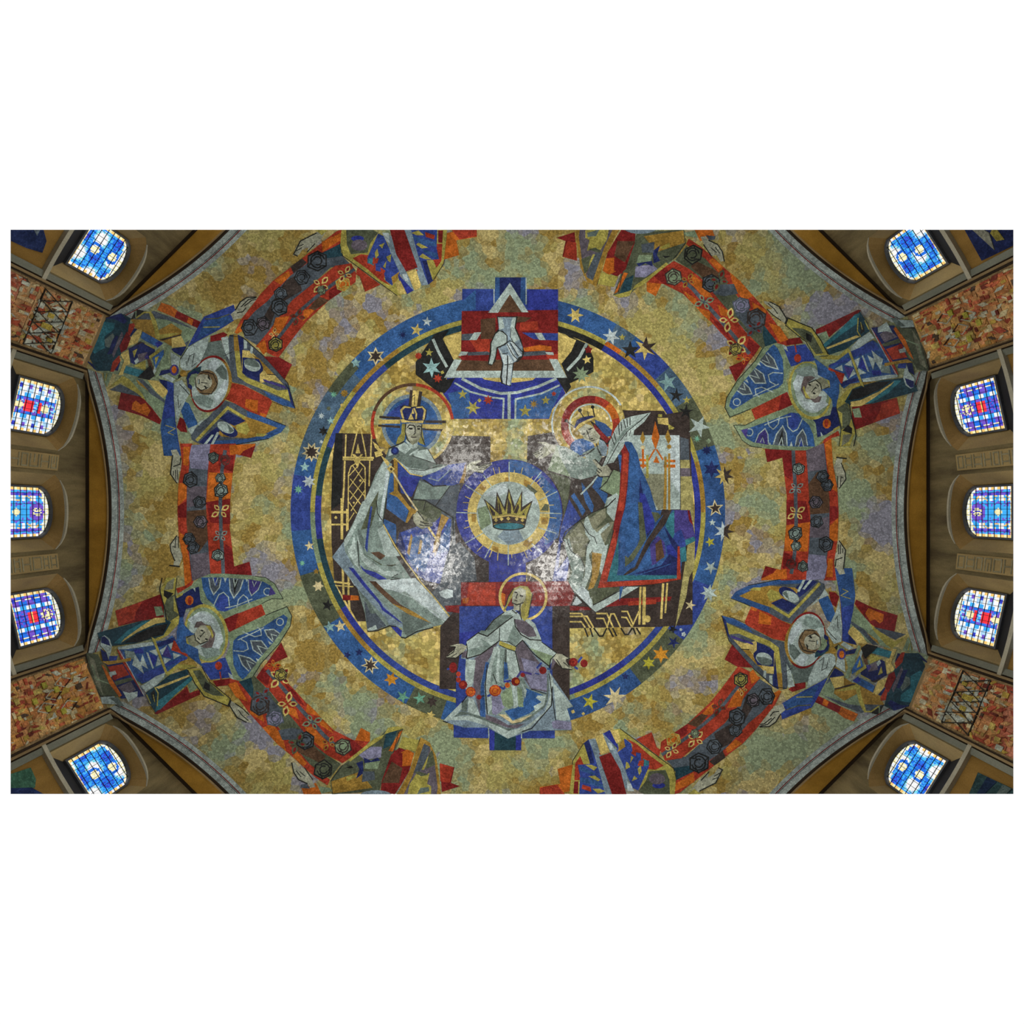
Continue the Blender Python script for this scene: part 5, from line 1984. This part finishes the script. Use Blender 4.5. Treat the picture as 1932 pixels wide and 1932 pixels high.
def build_window(al, psi, style):
    ca = al + psi
    wcount[0] += 1; nm = 'window_%d' % wcount[0]
    org = W3(RG, ca, GLZ['zb'])
    outl = arch_pts(**GLZ)
    def G(x, z, d=0.0): return W3(math.hypot(RG + d, x), ca + math.atan2(x, RG + d), z)
    # frame: band round the opening, standing proud of the glass
    inn = [(x * .93, GLZ['zb'] + .05 + (z - GLZ['zb']) * .945) for x, z in outl]
    V = []; n = len(outl)
    for src, d in ((outl, -.06), (inn, -.06), (inn, .03), (outl, .03)): V += [G(x, z, d) for x, z in src]
    F = [(r * n + i, r * n + (i + 1) % n, ((r + 1) % 4) * n + (i + 1) % n, ((r + 1) % 4) * n + i) for r in range(4) for i in range(n)]
    root = make(nm, V, F, M['frame'], None, org)
    if root is None: wcount[0] -= 1; return
    root['kind'] = 'structure'
    rnd = random.Random(style * 7 + 3)
    rows, cols = 8, 9
    z0, z1 = GLZ['zb'] + .05, GLZ['zs'] + GLZ['rise'] - .01; hw = GLZ['hw'] * .93
    dz = (z1 - z0) / rows; dx = 2 * hw / cols
    def headz(x): u = x / hw; return min(z1, GLZ['zb'] + .05 + (GLZ['zs'] + GLZ['rise'] * (1 - u * u) - .12 * abs(u) ** 8 - GLZ['zb']) * .945)
    warm = style % 2 == 0
    for r in range(rows):
        for c in range(cols):
            xa, xb = -hw + c * dx, -hw + (c + 1) * dx; za, zb = z0 + r * dz, z0 + (r + 1) * dz
            ta, tb = min(zb, headz(xa)), min(zb, headz(xb))
            if max(ta, tb) - za < .02: continue
            e = min(r, c, cols - 1 - c); top = (r >= rows - 1)
            q = 4; V = []; F = []; T = []
            for iz in range(q + 1):
                for ix in range(q + 1):
                    x = xa + (xb - xa) * ix / q; zt = ta + (tb - ta) * ix / q; V.append(G(x, za + (max(zt, za + .01) - za) * iz / q + .001, rnd.uniform(-.004, .004)))
            for iz in range(q):
                for ix in range(q):
                    F.append((iz * (q + 1) + ix, iz * (q + 1) + ix + 1, (iz + 1) * (q + 1) + ix + 1, (iz + 1) * (q + 1) + ix))
                    uu = (xa + (xb - xa) * (ix + .5) / q) / hw; vv = (za + dz * (iz + .5) / q - z0) / (z1 - z0)
                    T.append(tuple(lin(GL[glass_colour(uu, vv, style, rnd)])))
            make('pane', V, F, M['glass'], root, org, T)
    def bar(name, x0, x1, za, zb, d0=-.004, d1=.004):
        V = [G(x, z, d) for d in (d0, d1) for x, z in ((x0, za), (x1, za), (x1, zb), (x0, zb))]
        F = [(0, 1, 2, 3), (7, 6, 5, 4), (0, 4, 5, 1), (1, 5, 6, 2), (2, 6, 7, 3), (3, 7, 4, 0)]
        make(name, V, F, M['lead'], root, org)
    for r in range(1, rows):
        z = z0 + r * dz
        lim = hw if headz(hw) > z else hw * max(.3, math.sqrt(max(0, (z1 - z) / .2)))
        bar('glazing_bar', -min(hw, lim), min(hw, lim), z - .007, z + .007)
    V = []; F = []
    for c in range(1, cols):
        x = -hw + c * dx; s = len(V); zt = headz(x)
        V += [G(x - .005, z0, -.01), G(x + .005, z0, -.01), G(x + .005, zt, -.01), G(x - .005, zt, -.01)]; F.append((s, s + 1, s + 2, s + 3))
    make('lead_came', V, F, M['lead'], root, org)

def build_bay(k):
    al = k * math.pi / 4
    side = SIDES[k]
    psis = [p for p in (-12.5, 0, 12.5) if onscreen(W3(RG, al + math.radians(p), 13.9), 30)]
    psr = [math.radians(p) for p in psis]
    # ---- wall with its openings
    zlow = 9.6
    outer = [(-PH, zlow)] + [(-PH + 2 * PH * i / 40, ztop(-PH + 2 * PH * i / 40)) for i in range(41)] + [(PH, zlow)]
    sc = RW
    outs = [[(a * sc, z) for a, z in outer]]
    for p in psr: outs.append([(p * sc + x, z) for x, z in arch_pts(**OPEN)])
    rv, F = fill(outs, .35)
    org = W3(RW, al, 12)
    wall = make('wall_' + side, [W3(RW, al + x / sc, z) for x, z in rv], F, M['brown'], None, org)
    if wall is None: return
    wall['kind'] = 'structure'
    for ps in psr:
        op = arch_pts(**OPEN); gl = arch_pts(**GLZ); n = len(op)
        P_o = [W3(RW, al + ps + x / sc, z) for x, z in op]
        P_g = [W3(math.hypot(RG, x), al + ps + math.atan2(x, RG), z) for x, z in gl]
        groups = {'niche_side': [], 'niche_head': [], 'sill_panel': []}
        for i in range(n):
            j = (i + 1) % n
            zmid = (op[i][1] + op[j][1]) / 2
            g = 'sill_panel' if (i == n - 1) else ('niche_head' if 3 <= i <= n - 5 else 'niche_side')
            groups[g].append(i)
        for g, idx in groups.items():
            V = []; F = []
            for i in idx:
                j = (i + 1) % n
                for t in range(5):
                    for a in (i, j):
                        V.append(tuple(P_o[a][c] + (P_g[a][c] - P_o[a][c]) * t / 4 for c in range(3)))
                s = len(V) - 10
                F += [(s + 2 * t, s + 2 * t + 1, s + 2 * t + 3, s + 2 * t + 2) for t in range(4)]
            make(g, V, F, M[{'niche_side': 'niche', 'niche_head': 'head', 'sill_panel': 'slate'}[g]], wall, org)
        # edge round the head, its highlight painted as pale colour, and the foot ledge
        hd = [(x, z) for x, z in op[3:-4]]
        V = []
        for (x, z), w in zip(hd, [min(1, .35 + i / 4, .35 + (len(hd) - 1 - i) / 4) for i in range(len(hd))]):
            for dx_, dh in ((0, 0.004), (0, -.05 * w), (.055 * w, -.05 * w), (.055 * w, 0.004)):
                V.append(W3(RW + dh, al + ps + x / sc, z + dx_))
        F = grid_faces(len(hd), 4)
        make('lit_niche_edge', V, F, M['white'], wall, org)
        V = []
        for x in np.linspace(-1.25, 1.25, 9):
            for dh, dz in ((.0, .0), (-.12, .0), (-.12, -.10), (.0, -.10)): V.append(W3(RW + dh, al + ps + x / sc, 12.2 + dz))
        make('niche_ledge', V, grid_faces(9, 4), M['white'], wall, org)
    # ---- lower wall face in warmer plaster
    V = []
    for j in range(25):
        ph = -PH + 2 * PH * j / 24
        for z in (12.12, 11.2, 9.7): V.append(W3(RW - .03, al + ph, z))
    make('lower_wall', V, grid_faces(25, 3), M['wallochre'], wall, org)
    # ---- soffit between dome edge and wall
    V = []; S = 60
    for j in range(S):
        ph = -PH + 2 * PH * j / (S - 1)
        h0 = A0 / math.cos(ph); z0 = sph_z(h0) + .06; z1 = ztop(ph)
        for t in (0, .2, .4, .6, .8, 1):
            V.append(W3(h0 + (RW - h0) * t + .01, al + ph, z0 + (z1 - z0) * t + .10 * math.sin(math.pi * t)))
    make('soffit', V, grid_faces(S, 6), M['ochre'], wall, org, smooth=True)
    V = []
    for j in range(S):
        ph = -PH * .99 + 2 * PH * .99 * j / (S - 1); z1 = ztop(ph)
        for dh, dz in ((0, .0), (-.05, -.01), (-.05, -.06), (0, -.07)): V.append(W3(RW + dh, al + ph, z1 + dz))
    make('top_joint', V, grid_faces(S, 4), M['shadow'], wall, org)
    # ---- carved frieze strips between the windows
    rnd = random.Random(k * 11 + 1)
    for ps in (-6.25, 6.25):
        p = math.radians(ps)
        if not onscreen(W3(RW, al + p, 13.5)): continue
        hw = .19
        V = []
        for z in np.linspace(10, 14.05, 8):
            for x, dh in ((-hw, 0), (-hw, -.035), (hw, -.035), (hw, 0)): V.append(W3(RW + dh, al + p + x / sc, z))
        fz = make('frieze_strip', V, grid_faces(8, 4), M['niche'], wall, org)
        if fz is None: continue
        V = []; F = []; T = []; z = 14.0
        def block(x0, x1, za, zb, dz=-.045):
            s = len(V)
            for d in (-.036, dz):
                V.extend(W3(RW + d, al + p + x / sc, zz) for x, zz in ((x0, za), (x1, za), (x1, zb), (x0, zb)))
            F.extend([(s + 4, s + 5, s + 6, s + 7), (s, s + 1, s + 5, s + 4), (s + 1, s + 2, s + 6, s + 5), (s + 2, s + 3, s + 7, s + 6), (s + 3, s, s + 4, s + 7)])
            T.extend([la(rnd.choice(['9c9472', '8f8768', 'a79f7e']))] * 5)
        while z > 10.2:
            h = rnd.uniform(.16, .26); kind = rnd.randrange(4)
            w = .03
            block(-.15, .15, z - w, z); block(-.15, .15, z - h, z - h + w)
            if kind == 0: block(-.15, -.15 + w, z - h, z); block(.15 - w, .15, z - h, z)
            elif kind == 1: block(-w / 2, w / 2, z - h, z)
            elif kind == 2: block(-.15, -.15 + w, z - h, z); block(-.04, .15, z - h / 2 - w / 2, z - h / 2 + w / 2)
            else: block(-.09, -.09 + w, z - h, z); block(.07, .07 + w, z - h, z)
            z -= h + .05
        g = make('relief', V, F, M['paint'], fz, org, T)
        if g: g['kind'] = 'stuff'
    for i, p in enumerate(psr):
        style = {(-12.5): 2, 0: 1, 12.5: 0}[psis[i]] if k in (0, 4) else (3 if psis[i] < 0 else 4)
        build_window(al, p, style)
    return wall

def sweep(name, path, prof, mat, parent, org, tones=None):
    """path: list of (point, outward, down) frames"""
    V = []
    for (P, o, d) in path:
        for a, b in prof: V.append(tuple(P[c] + o[c] * a + d[c] * b for c in range(3)))
    F = grid_faces(len(path), len(prof))
    return make(name, V, F, mat, parent, org, tones=[tones] * len(F) if tones else None)

def build_trim(k, idx):
    """moulding that runs up one side of a bay, round the dome's edge and down the other side"""
    al = k * math.pi / 4
    path = []
    pe = PH
    for z in np.linspace(9.7, sph_z(HC) - .25, 10): path.append((-pe, z, 0))
    for j in range(61): path.append((-pe + 2 * pe * j / 60, None, 1))
    for z in np.linspace(sph_z(HC) - .25, 9.7, 10): path.append((pe, z, 0))
    fr = []
    n = len(path)
    for i, (ph, z, onrim) in enumerate(path):
        hd = A0 / math.cos(ph)
        if onrim:
            zz = sph_z(hd)
            w = min(1, (j_ := min(i - 10, 70 - i)) / 5.0) if True else 1
            out = Vector((math.cos(al), math.sin(al), 0)); dn = Vector((0, 0, -1))
            P = Vector(W3(hd, al + ph, zz))
            side = Vector((-math.sin(al), math.cos(al), 0)) * (1 if ph < 0 else -1)
            w = max(0, min(1, w)); o = (out * w + side * (1 - w) * .9 + out * (1 - w) * .25).normalized()
            d = (dn * w + Vector((-math.cos(al + ph), -math.sin(al + ph), 0)) * (1 - w) * .6).normalized()
        else:
            P = Vector(W3(HC, al + ph, z)); s = 1 if ph < 0 else -1
            side = Vector((-math.sin(al + ph), math.cos(al + ph), 0)) * s
            o = (side * .9 + Vector((math.cos(al + ph), math.sin(al + ph), 0)) * .25).normalized()
            d = Vector((-math.cos(al + ph), -math.sin(al + ph), 0)) * .6
        fr.append((P, o, d))
    org = W3(A0, al, 14)
    root = sweep('trim_%d' % idx, fr, [(-.01, -.02), (-.01, .05), (.035, .05), (.035, -.06)], M['shadow'], None, org)
    if root is None: return None
    root['kind'] = 'structure'
    sweep('roll_moulding', fr, [(.035, -.05), (.04, .045), (.065, .06), (.09, .045), (.10, -.05)], M['tan'], root, org)
    sweep('shadow_gap', fr, [(.10, -.05), (.10, -.03), (.125, -.03), (.125, -.08)], M['shadow'], root, org)
    # grey ledge beside the pier only
    for seg in (fr[:11], fr[-11:]):
        sweep('ledge', seg, [(.13, -.10), (.13, .0), (.27, .0), (.29, -.28)], M['ledge'], root, org)
    return root

def build_pier(m, idx):
    """flat mosaic-clad pier in the corner between two bays"""
    th = math.radians(22.5 + 45 * m)
    hw = HC * math.sin(math.radians(22.5) - PH)
    ztop_ = sph_z(PIER) ; zb = 9.8
    e = np.array((math.cos(th), math.sin(th), 0)); t = np.array((-math.sin(th), math.cos(th), 0))
    def Q(u, z, d=0): return tuple(np.array((AX, AY, 0)) + e * (PIER - d) + t * u + np.array((0, 0, z)))
    org = Q(0, 12)
    V = [Q(u, z, d) for d in (0, -.4) for z in np.linspace(zb, ztop_, 9) for u in (-hw, 0, hw)]
    F = grid_faces(9, 3) + [tuple(27 + q for q in f) for f in grid_faces(9, 3)]
    pier = make('wall_pier_' + {0: 'lower_right', 3: 'lower_left', 4: 'upper_left', 7: 'upper_right'}[m], V, F, M['tan'], None, org)
    if pier is None: return
    pier['kind'] = 'structure'
    rnd = random.Random(m * 5 + 2)
    typ = m in (3, 7)           # two designs, each on opposite piers
    big = Part('a'); tiles = []
    def zz(dist): return PIER * FPX / dist
    def quad(u0, u1, d0, d1, ch, h, skew=0):
        za, zb_ = zz(d0), zz(d1)
        o = [(u0, za), (u1, za - skew), (u1, zb_ - skew), (u0, zb_)]
        s = [Q(u, z, h) for u, z in o] + [Q(u, z, -.001) for u, z in o]
        return s, [(0, 1, 2, 3), (0, 4, 5, 1), (1, 5, 6, 2), (2, 6, 7, 3), (3, 7, 4, 0)], la(ch, 1.25)
    def put(name, items):
        p = Part(name)
        for s, F, T in items: p.add(s, F, T)
        return make(name, p.V, p.F, M['mosaic'], pier, org, p.T)
    reds = ['c06a48', 'b85a40', 'c47e4c', 'c98d5e', 'a04c38', 'd09c66', 'c48e56']
    # ground blocks, each one a panel of its own
    D0, D1 = 846, 1075; step = 33
    d = D0
    while d < D1:
        for q in range(3):
            u0 = -hw * .94 + q * hw * .627; u1 = u0 + hw * .62
            far = (d - D0) / (D1 - D0)
            if typ: ch = rnd.choice(['c8a068', 'c0804c', 'cd9450', 'c8905c', 'd0a05c'])
            else: ch = rnd.choice(['c09a6c', 'c8a878', 'c89c6c', 'c98d5a', 'b8895c'] if far < .6 else ['c07058', 'b86a50', 'c47e60'])
            put('panel', [quad(u0, u1, d, d + step - 1.5, ch, .012)])
        d += step
    marks = []
    d = D0 + 4
    while d < D1:
        u = -hw * .92
        while u < hw * .88:
            w = rnd.uniform(.05, .16); l = rnd.uniform(7, 17) if rnd.random() < .6 else rnd.uniform(4, 7)
            if rnd.random() < .86:
                r = rnd.random()
                if r < .5: ch = rnd.choice(reds)
                elif r < .72: ch = rnd.choice(['c9c2a2', 'b9bba6', 'd0bf90'])
                elif r < .86: ch = rnd.choice(['7a3c30', '8b4a34', '5a4a3c'])
                else: ch = rnd.choice(['b89a48', 'c8b060', 'a88a50'])
                marks.append(quad(u, min(u + w * rnd.uniform(.5, 1), hw * .94), d, d + l, ch, .02 + rnd.random() * .012, rnd.choice((0, 0, .1, -.1))))
            u += w * rnd.uniform(.8, 1.5)
        d += rnd.uniform(7, 11)
    g = put('mosaic_mark', marks); 
    if g: g['kind'] = 'stuff'
    # lattice / star motif
    def bar(a, b, w, ch, h):
        (u0, d0), (u1, d1) = a, b; z0, z1 = zz(d0), zz(d1); L = math.hypot(u1 - u0, z1 - z0); nx, nz = -(z1 - z0) / L * w / 2, (u1 - u0) / L * w / 2
        o = [(u0 + nx, z0 + nz), (u1 + nx, z1 + nz), (u1 - nx, z1 - nz), (u0 - nx, z0 - nz)]
        s = [Q(u, z, h) for u, z in o] + [Q(u, z, 0) for u, z in o]
        return s, [(0, 1, 2, 3), (0, 4, 5, 1), (1, 5, 6, 2), (2, 6, 7, 3), (3, 7, 4, 0)], la(ch)
    if not typ:
        it = []
        for q in range(46):
            uu = rnd.uniform(-hw * .9, hw * .72); dd = rnd.uniform(905, 960); it.append(quad(uu, uu + rnd.uniform(.05, .14), dd, dd + rnd.uniform(5, 14), rnd.choice(['b4b9aa', 'a2a898', 'c2c4b0', 'b0a888']), .034 + rnd.random() * .004, rnd.choice((0, .12, -.12))))
        for q in it: pass
        g = put('pale_motif', it)
        if g: g['kind'] = 'stuff'
        it = []
        for q in range(5):
            u = -hw * .9 + q * hw * .35
            it += [bar((u, 912), (u + hw * .4, 968), .018, '45423a', .040), bar((u + hw * .4, 912), (u, 968), .018, '45423a', .041)]
        it += [bar((-hw * .9, 912), (hw * .9, 912), .02, '45423a', .042), bar((-hw * .9, 968), (hw * .9, 968), .02, '45423a', .042)]
        it += [quad(-.16, -.04, 930, 950, 'b5a04a', .045), quad(.1, .2, 934, 946, 'b5a04a', .045), quad(-.4, -.32, 920, 930, 'b5a04a', .045)]
        put('lattice_motif', it)
    else:
        it = []
        for (u, dd) in ((-.25, 905), (.1, 925), (-.1, 948), (.3, 900)):
            it += [bar((u, dd - 16), (u + .12, dd), .02, 'c8c4aa', .036), bar((u + .12, dd), (u, dd + 16), .02, 'c8c4aa', .037),
                   bar((u, dd + 16), (u - .12, dd), .02, 'c8c4aa', .038), bar((u - .12, dd), (u, dd - 16), .02, '4a2c22', .039)]
        put('lozenge_motif', it)
        it = [quad(u, u + .13, dd, dd + 9, 'b5ad48', .044) for u, dd in ((-.38, 915), (.12, 912), (.3, 930), (-.2, 940), (.05, 958))]
        put('yellow_square', it)
    for u in (-hw * .97, hw * .93):
        put('border_strip', [quad(u, u + .05, 843, 1080, '8d7550', .03)])
    return pier

ceiling = build_ceiling()
fl = [(AX + r * math.cos(2 * math.pi * j / 64), AY + r * math.sin(2 * math.pi * j / 64), -1.6) for r in (.01, 10, 25, 48) for j in range(64)]  # unseen floor, spread far past the walls to block sky light
floor = make('floor', fl, grid_faces(4, 64, True), M['slate'], clip=False, origin=(0, 0, -1.6)); floor['kind'] = 'structure'
org = (AX, AY, sph_z(0))
for k in SIDES:
    strip_on_dome('pale_border', k, .0, .175, .010, la('a3aea8'), ceiling, org)
    strip_on_dome('red_line', k, .105, .118, .014, LIN['R'], ceiling, org)
    strip_on_dome('dark_line', k, .09, .097, .014, LIN['k'], ceiling, org)
for k in SIDES: build_bay(k)
for i, k in enumerate(SIDES): build_trim(k, i + 1)
for i, m in enumerate((0, 3, 4, 7)): build_pier(m, i + 1)

# painted panels on the lower wall beyond the corner windows
def wall_panel(name, label, k, pts, cols):
    al = k * math.pi / 4; root = None
    for j, (poly, ch) in enumerate(zip(pts, cols)):
        V = []
        for (px, py) in poly:
            dx, dy = (px - 966) / FPX, (py - 966) / FPX; a = dx * dx + dy * dy; b = dx * AX + dy * AY
            R = RW - .05 - .01 * j; c = AX * AX + AY * AY - R * R; t = (b + math.sqrt(b * b - a * c)) / a
            V.append((dx * t, dy * t, t))
        n = len(V); Vb = [(x * 1.002, y * 1.002, z) for x, y, z in V]
        org = V[0] if root is None else org_
        if root is None:
            root = empty(name, V[0], label, 'mosaic'); org_ = V[0]
        make('mosaic_piece', V + Vb, [tuple(range(n))] + [(i, (i + 1) % n, n + (i + 1) % n, n + i) for i in range(n)], M['mosaic'], root, org_, [la(ch)] * (n + 1))
wall_panel('wall_mosaic', 'dark blue angular mosaic on ochre wall beyond the upper left window', 5,
           [[(15, 425), (80, 425), (88, 455), (80, 477), (50, 468), (15, 452)], [(60, 425), (80, 425), (70, 445)]], ['33406c', '7a8890'])
wall_panel('wall_mosaic', 'green and blue angular mosaic on ochre wall beyond the lower left window', 3,
           [[(15, 1462), (58, 1448), (68, 1470), (66, 1486), (20, 1492), (10, 1480)], [(15, 1487), (60, 1486), (90, 1502), (15, 1510)]], ['4f7a62', '33406c'])
wall_panel('wall_mosaic', 'navy mosaic with yellow and grey shards beyond the upper right window', 7,
           [[(1815, 425), (1915, 425), (1915, 462), (1852, 492)], [(1875, 425), (1895, 452), (1880, 455), (1868, 440)], [(1825, 425), (1876, 472), (1866, 440), (1840, 425)]], ['2c3560', 'a89a4a', '8f8e7c'])
wall_panel('wall_mosaic', 'slate and teal striped mosaic beyond the lower right window', 1,
           [[(1845, 1457), (1915, 1490), (1915, 1510), (1825, 1505)], [(1862, 1466), (1880, 1475), (1850, 1505), (1838, 1505)], [(1892, 1480), (1908, 1488), (1890, 1505), (1875, 1505)]], ['3f5a5a', '2c3c58', '6a7a74'])
read_art(ART)
LV0 = {}
roots = build_things()
def clock(x, y):
    a = (math.degrees(math.atan2(x - 959.6, -(y - 966))) % 360) / 30; h = int(a) or 12
    return h, (a - int(a))
WORDS = 'twelve one two three four five six seven eight nine ten eleven twelve'.split()
NUM = {4: 'four', 5: 'five', 6: 'six', 7: 'seven', 8: 'eight', 9: 'nine'}
star_specs = []
for line in STARS.strip().splitlines():
    t = line.split(); x, y = map(float, t[0].split(','))
    star_specs.append((x, y, float(t[1]), float(t[2]), int(t[3]), float(t[4]), t[5], t[6] if len(t) > 6 else None))
labels = []
for (x, y, R, r, n, rot, c, inner) in star_specs:
    d = math.hypot(x - 959.6, y - 966); h, f = clock(x, y)
    size = 'tiny' if R < 6.5 else ('small' if R < 11 else ('large' if R > 16 else ''))
    extra = {'d': ' outlined', 'h': ' half-dark'}.get(inner, '')
    pos = 'just past' if f < .34 else ('halfway past' if f < .67 else 'well past')
    where = 'on the blue ring' if d > 366 else ('in the dark sky beside the hand' if abs(x - 960) > 120 else 'in the blue sky below the hand')
    if d > 366: lab = ('%s%s %s star %s %s %s o\'clock' % (size + ' ' if size else '', NAMES.get(c, 'grey') + extra, NUM[n] + '-pointed', where, pos, WORDS[h]))
    else: lab = ('%s%s %s star %s, %s side' % (size + ' ' if size else '', NAMES.get(c, 'grey') + extra, NUM[n] + '-pointed', where, 'king\'s' if x < 955 else 'queen\'s'))
    labels.append(lab)
for i in range(len(labels)):
    same = [j for j in range(len(labels)) if labels[j] == labels[i]]
    if len(same) > 1:
        for q, j in enumerate(sorted(same, key=lambda j: math.hypot(star_specs[j][0] - 960, star_specs[j][1] - 966))):
            if q == 0: labels[j] += ', nearer the centre'
            elif q == 1: labels[j] += ', nearer the rim'
            else: labels[j] += ', middle of three'
for (x, y, R, r, n, rot, c, inner), lab in zip(star_specs, labels):
    def spts(R, r):
        return [(x + (R if i % 2 == 0 else r) * math.cos(math.radians(rot + i * 180 / n)), y + (R if i % 2 == 0 else r) * math.sin(math.radians(rot + i * 180 / n))) for i in range(2 * n)]
    p = Part('star'); o = spts(R, r); lay(p, o, LIN[c], level_of(o), 9)
    cen = on_dome(x, y, .004)
    parts = [p]
    if inner == 'd': q = Part('dark_centre'); o = spts(R * .68, r * .66); lay(q, o, LIN['d'], level_of(o), 9); parts.append(q)
    if inner == 'h':
        q = Part('dark_half'); o = spts(R, r); nx, ny = (x - 960) / math.hypot(x - 960, y - 966), (y - 966) / math.hypot(x - 960, y - 966)
        o = [pt for pt in o if (pt[0] - x) * nx + (pt[1] - y) * ny > 1.0]
        o.sort(key=lambda pt: math.atan2(pt[1] - y - 0, pt[0] - x) if nx > 0 else 0)
        o = [(x - ny * r * .8 + nx, y + nx * -r * .8 * -1 * 0 + ny)] * 0 + [(x + ny * r, y - nx * r)] + o + [(x - ny * r, y + nx * r)]
        lay(q, o, LIN['d'], level_of(o), 9); parts.append(q)
    root = make('star', p.V, p.F, M['mosaic'], None, cen, p.T)
    root['label'] = lab; root['category'] = 'star'; root['group'] = 'stars of the mosaic sky'
    for q in parts[1:]: make(q.name, q.V, q.F, M['mosaic'], root, cen, q.T)
COPY = {
 'angel in blue sleeves with yellow': 'angel in blue sleeves with yellow eye-patterned wings at lower right',
 'angel in olive sleeves': 'angel in olive sleeves and blue cope with blue arch-patterned wings at upper right',
 'vertical red and orange band': 'vertical red and orange band of roses between the two right angels',
 'diagonal red band of roses and buds': 'diagonal red band of roses and buds at the lower right of the blue ring',
 'diagonal red band of roses and open': 'diagonal red band of roses and open flowers at the lower left of the blue ring',
 'red and blue fish': 'red and blue fish-patterned angel wings edged in yellow at the bottom right',
 'ochre and grey vine': 'ochre and grey vine-patterned angel wings with a red bar at the bottom left',
}
for r in roots:
    for k, v in COPY.items():
        if r['label'].startswith(k):
            g = 'angels around the dome' if 'angel' in r.name else 'rose bands between the angels'
            r['group'] = g; turned_copy(r, v)
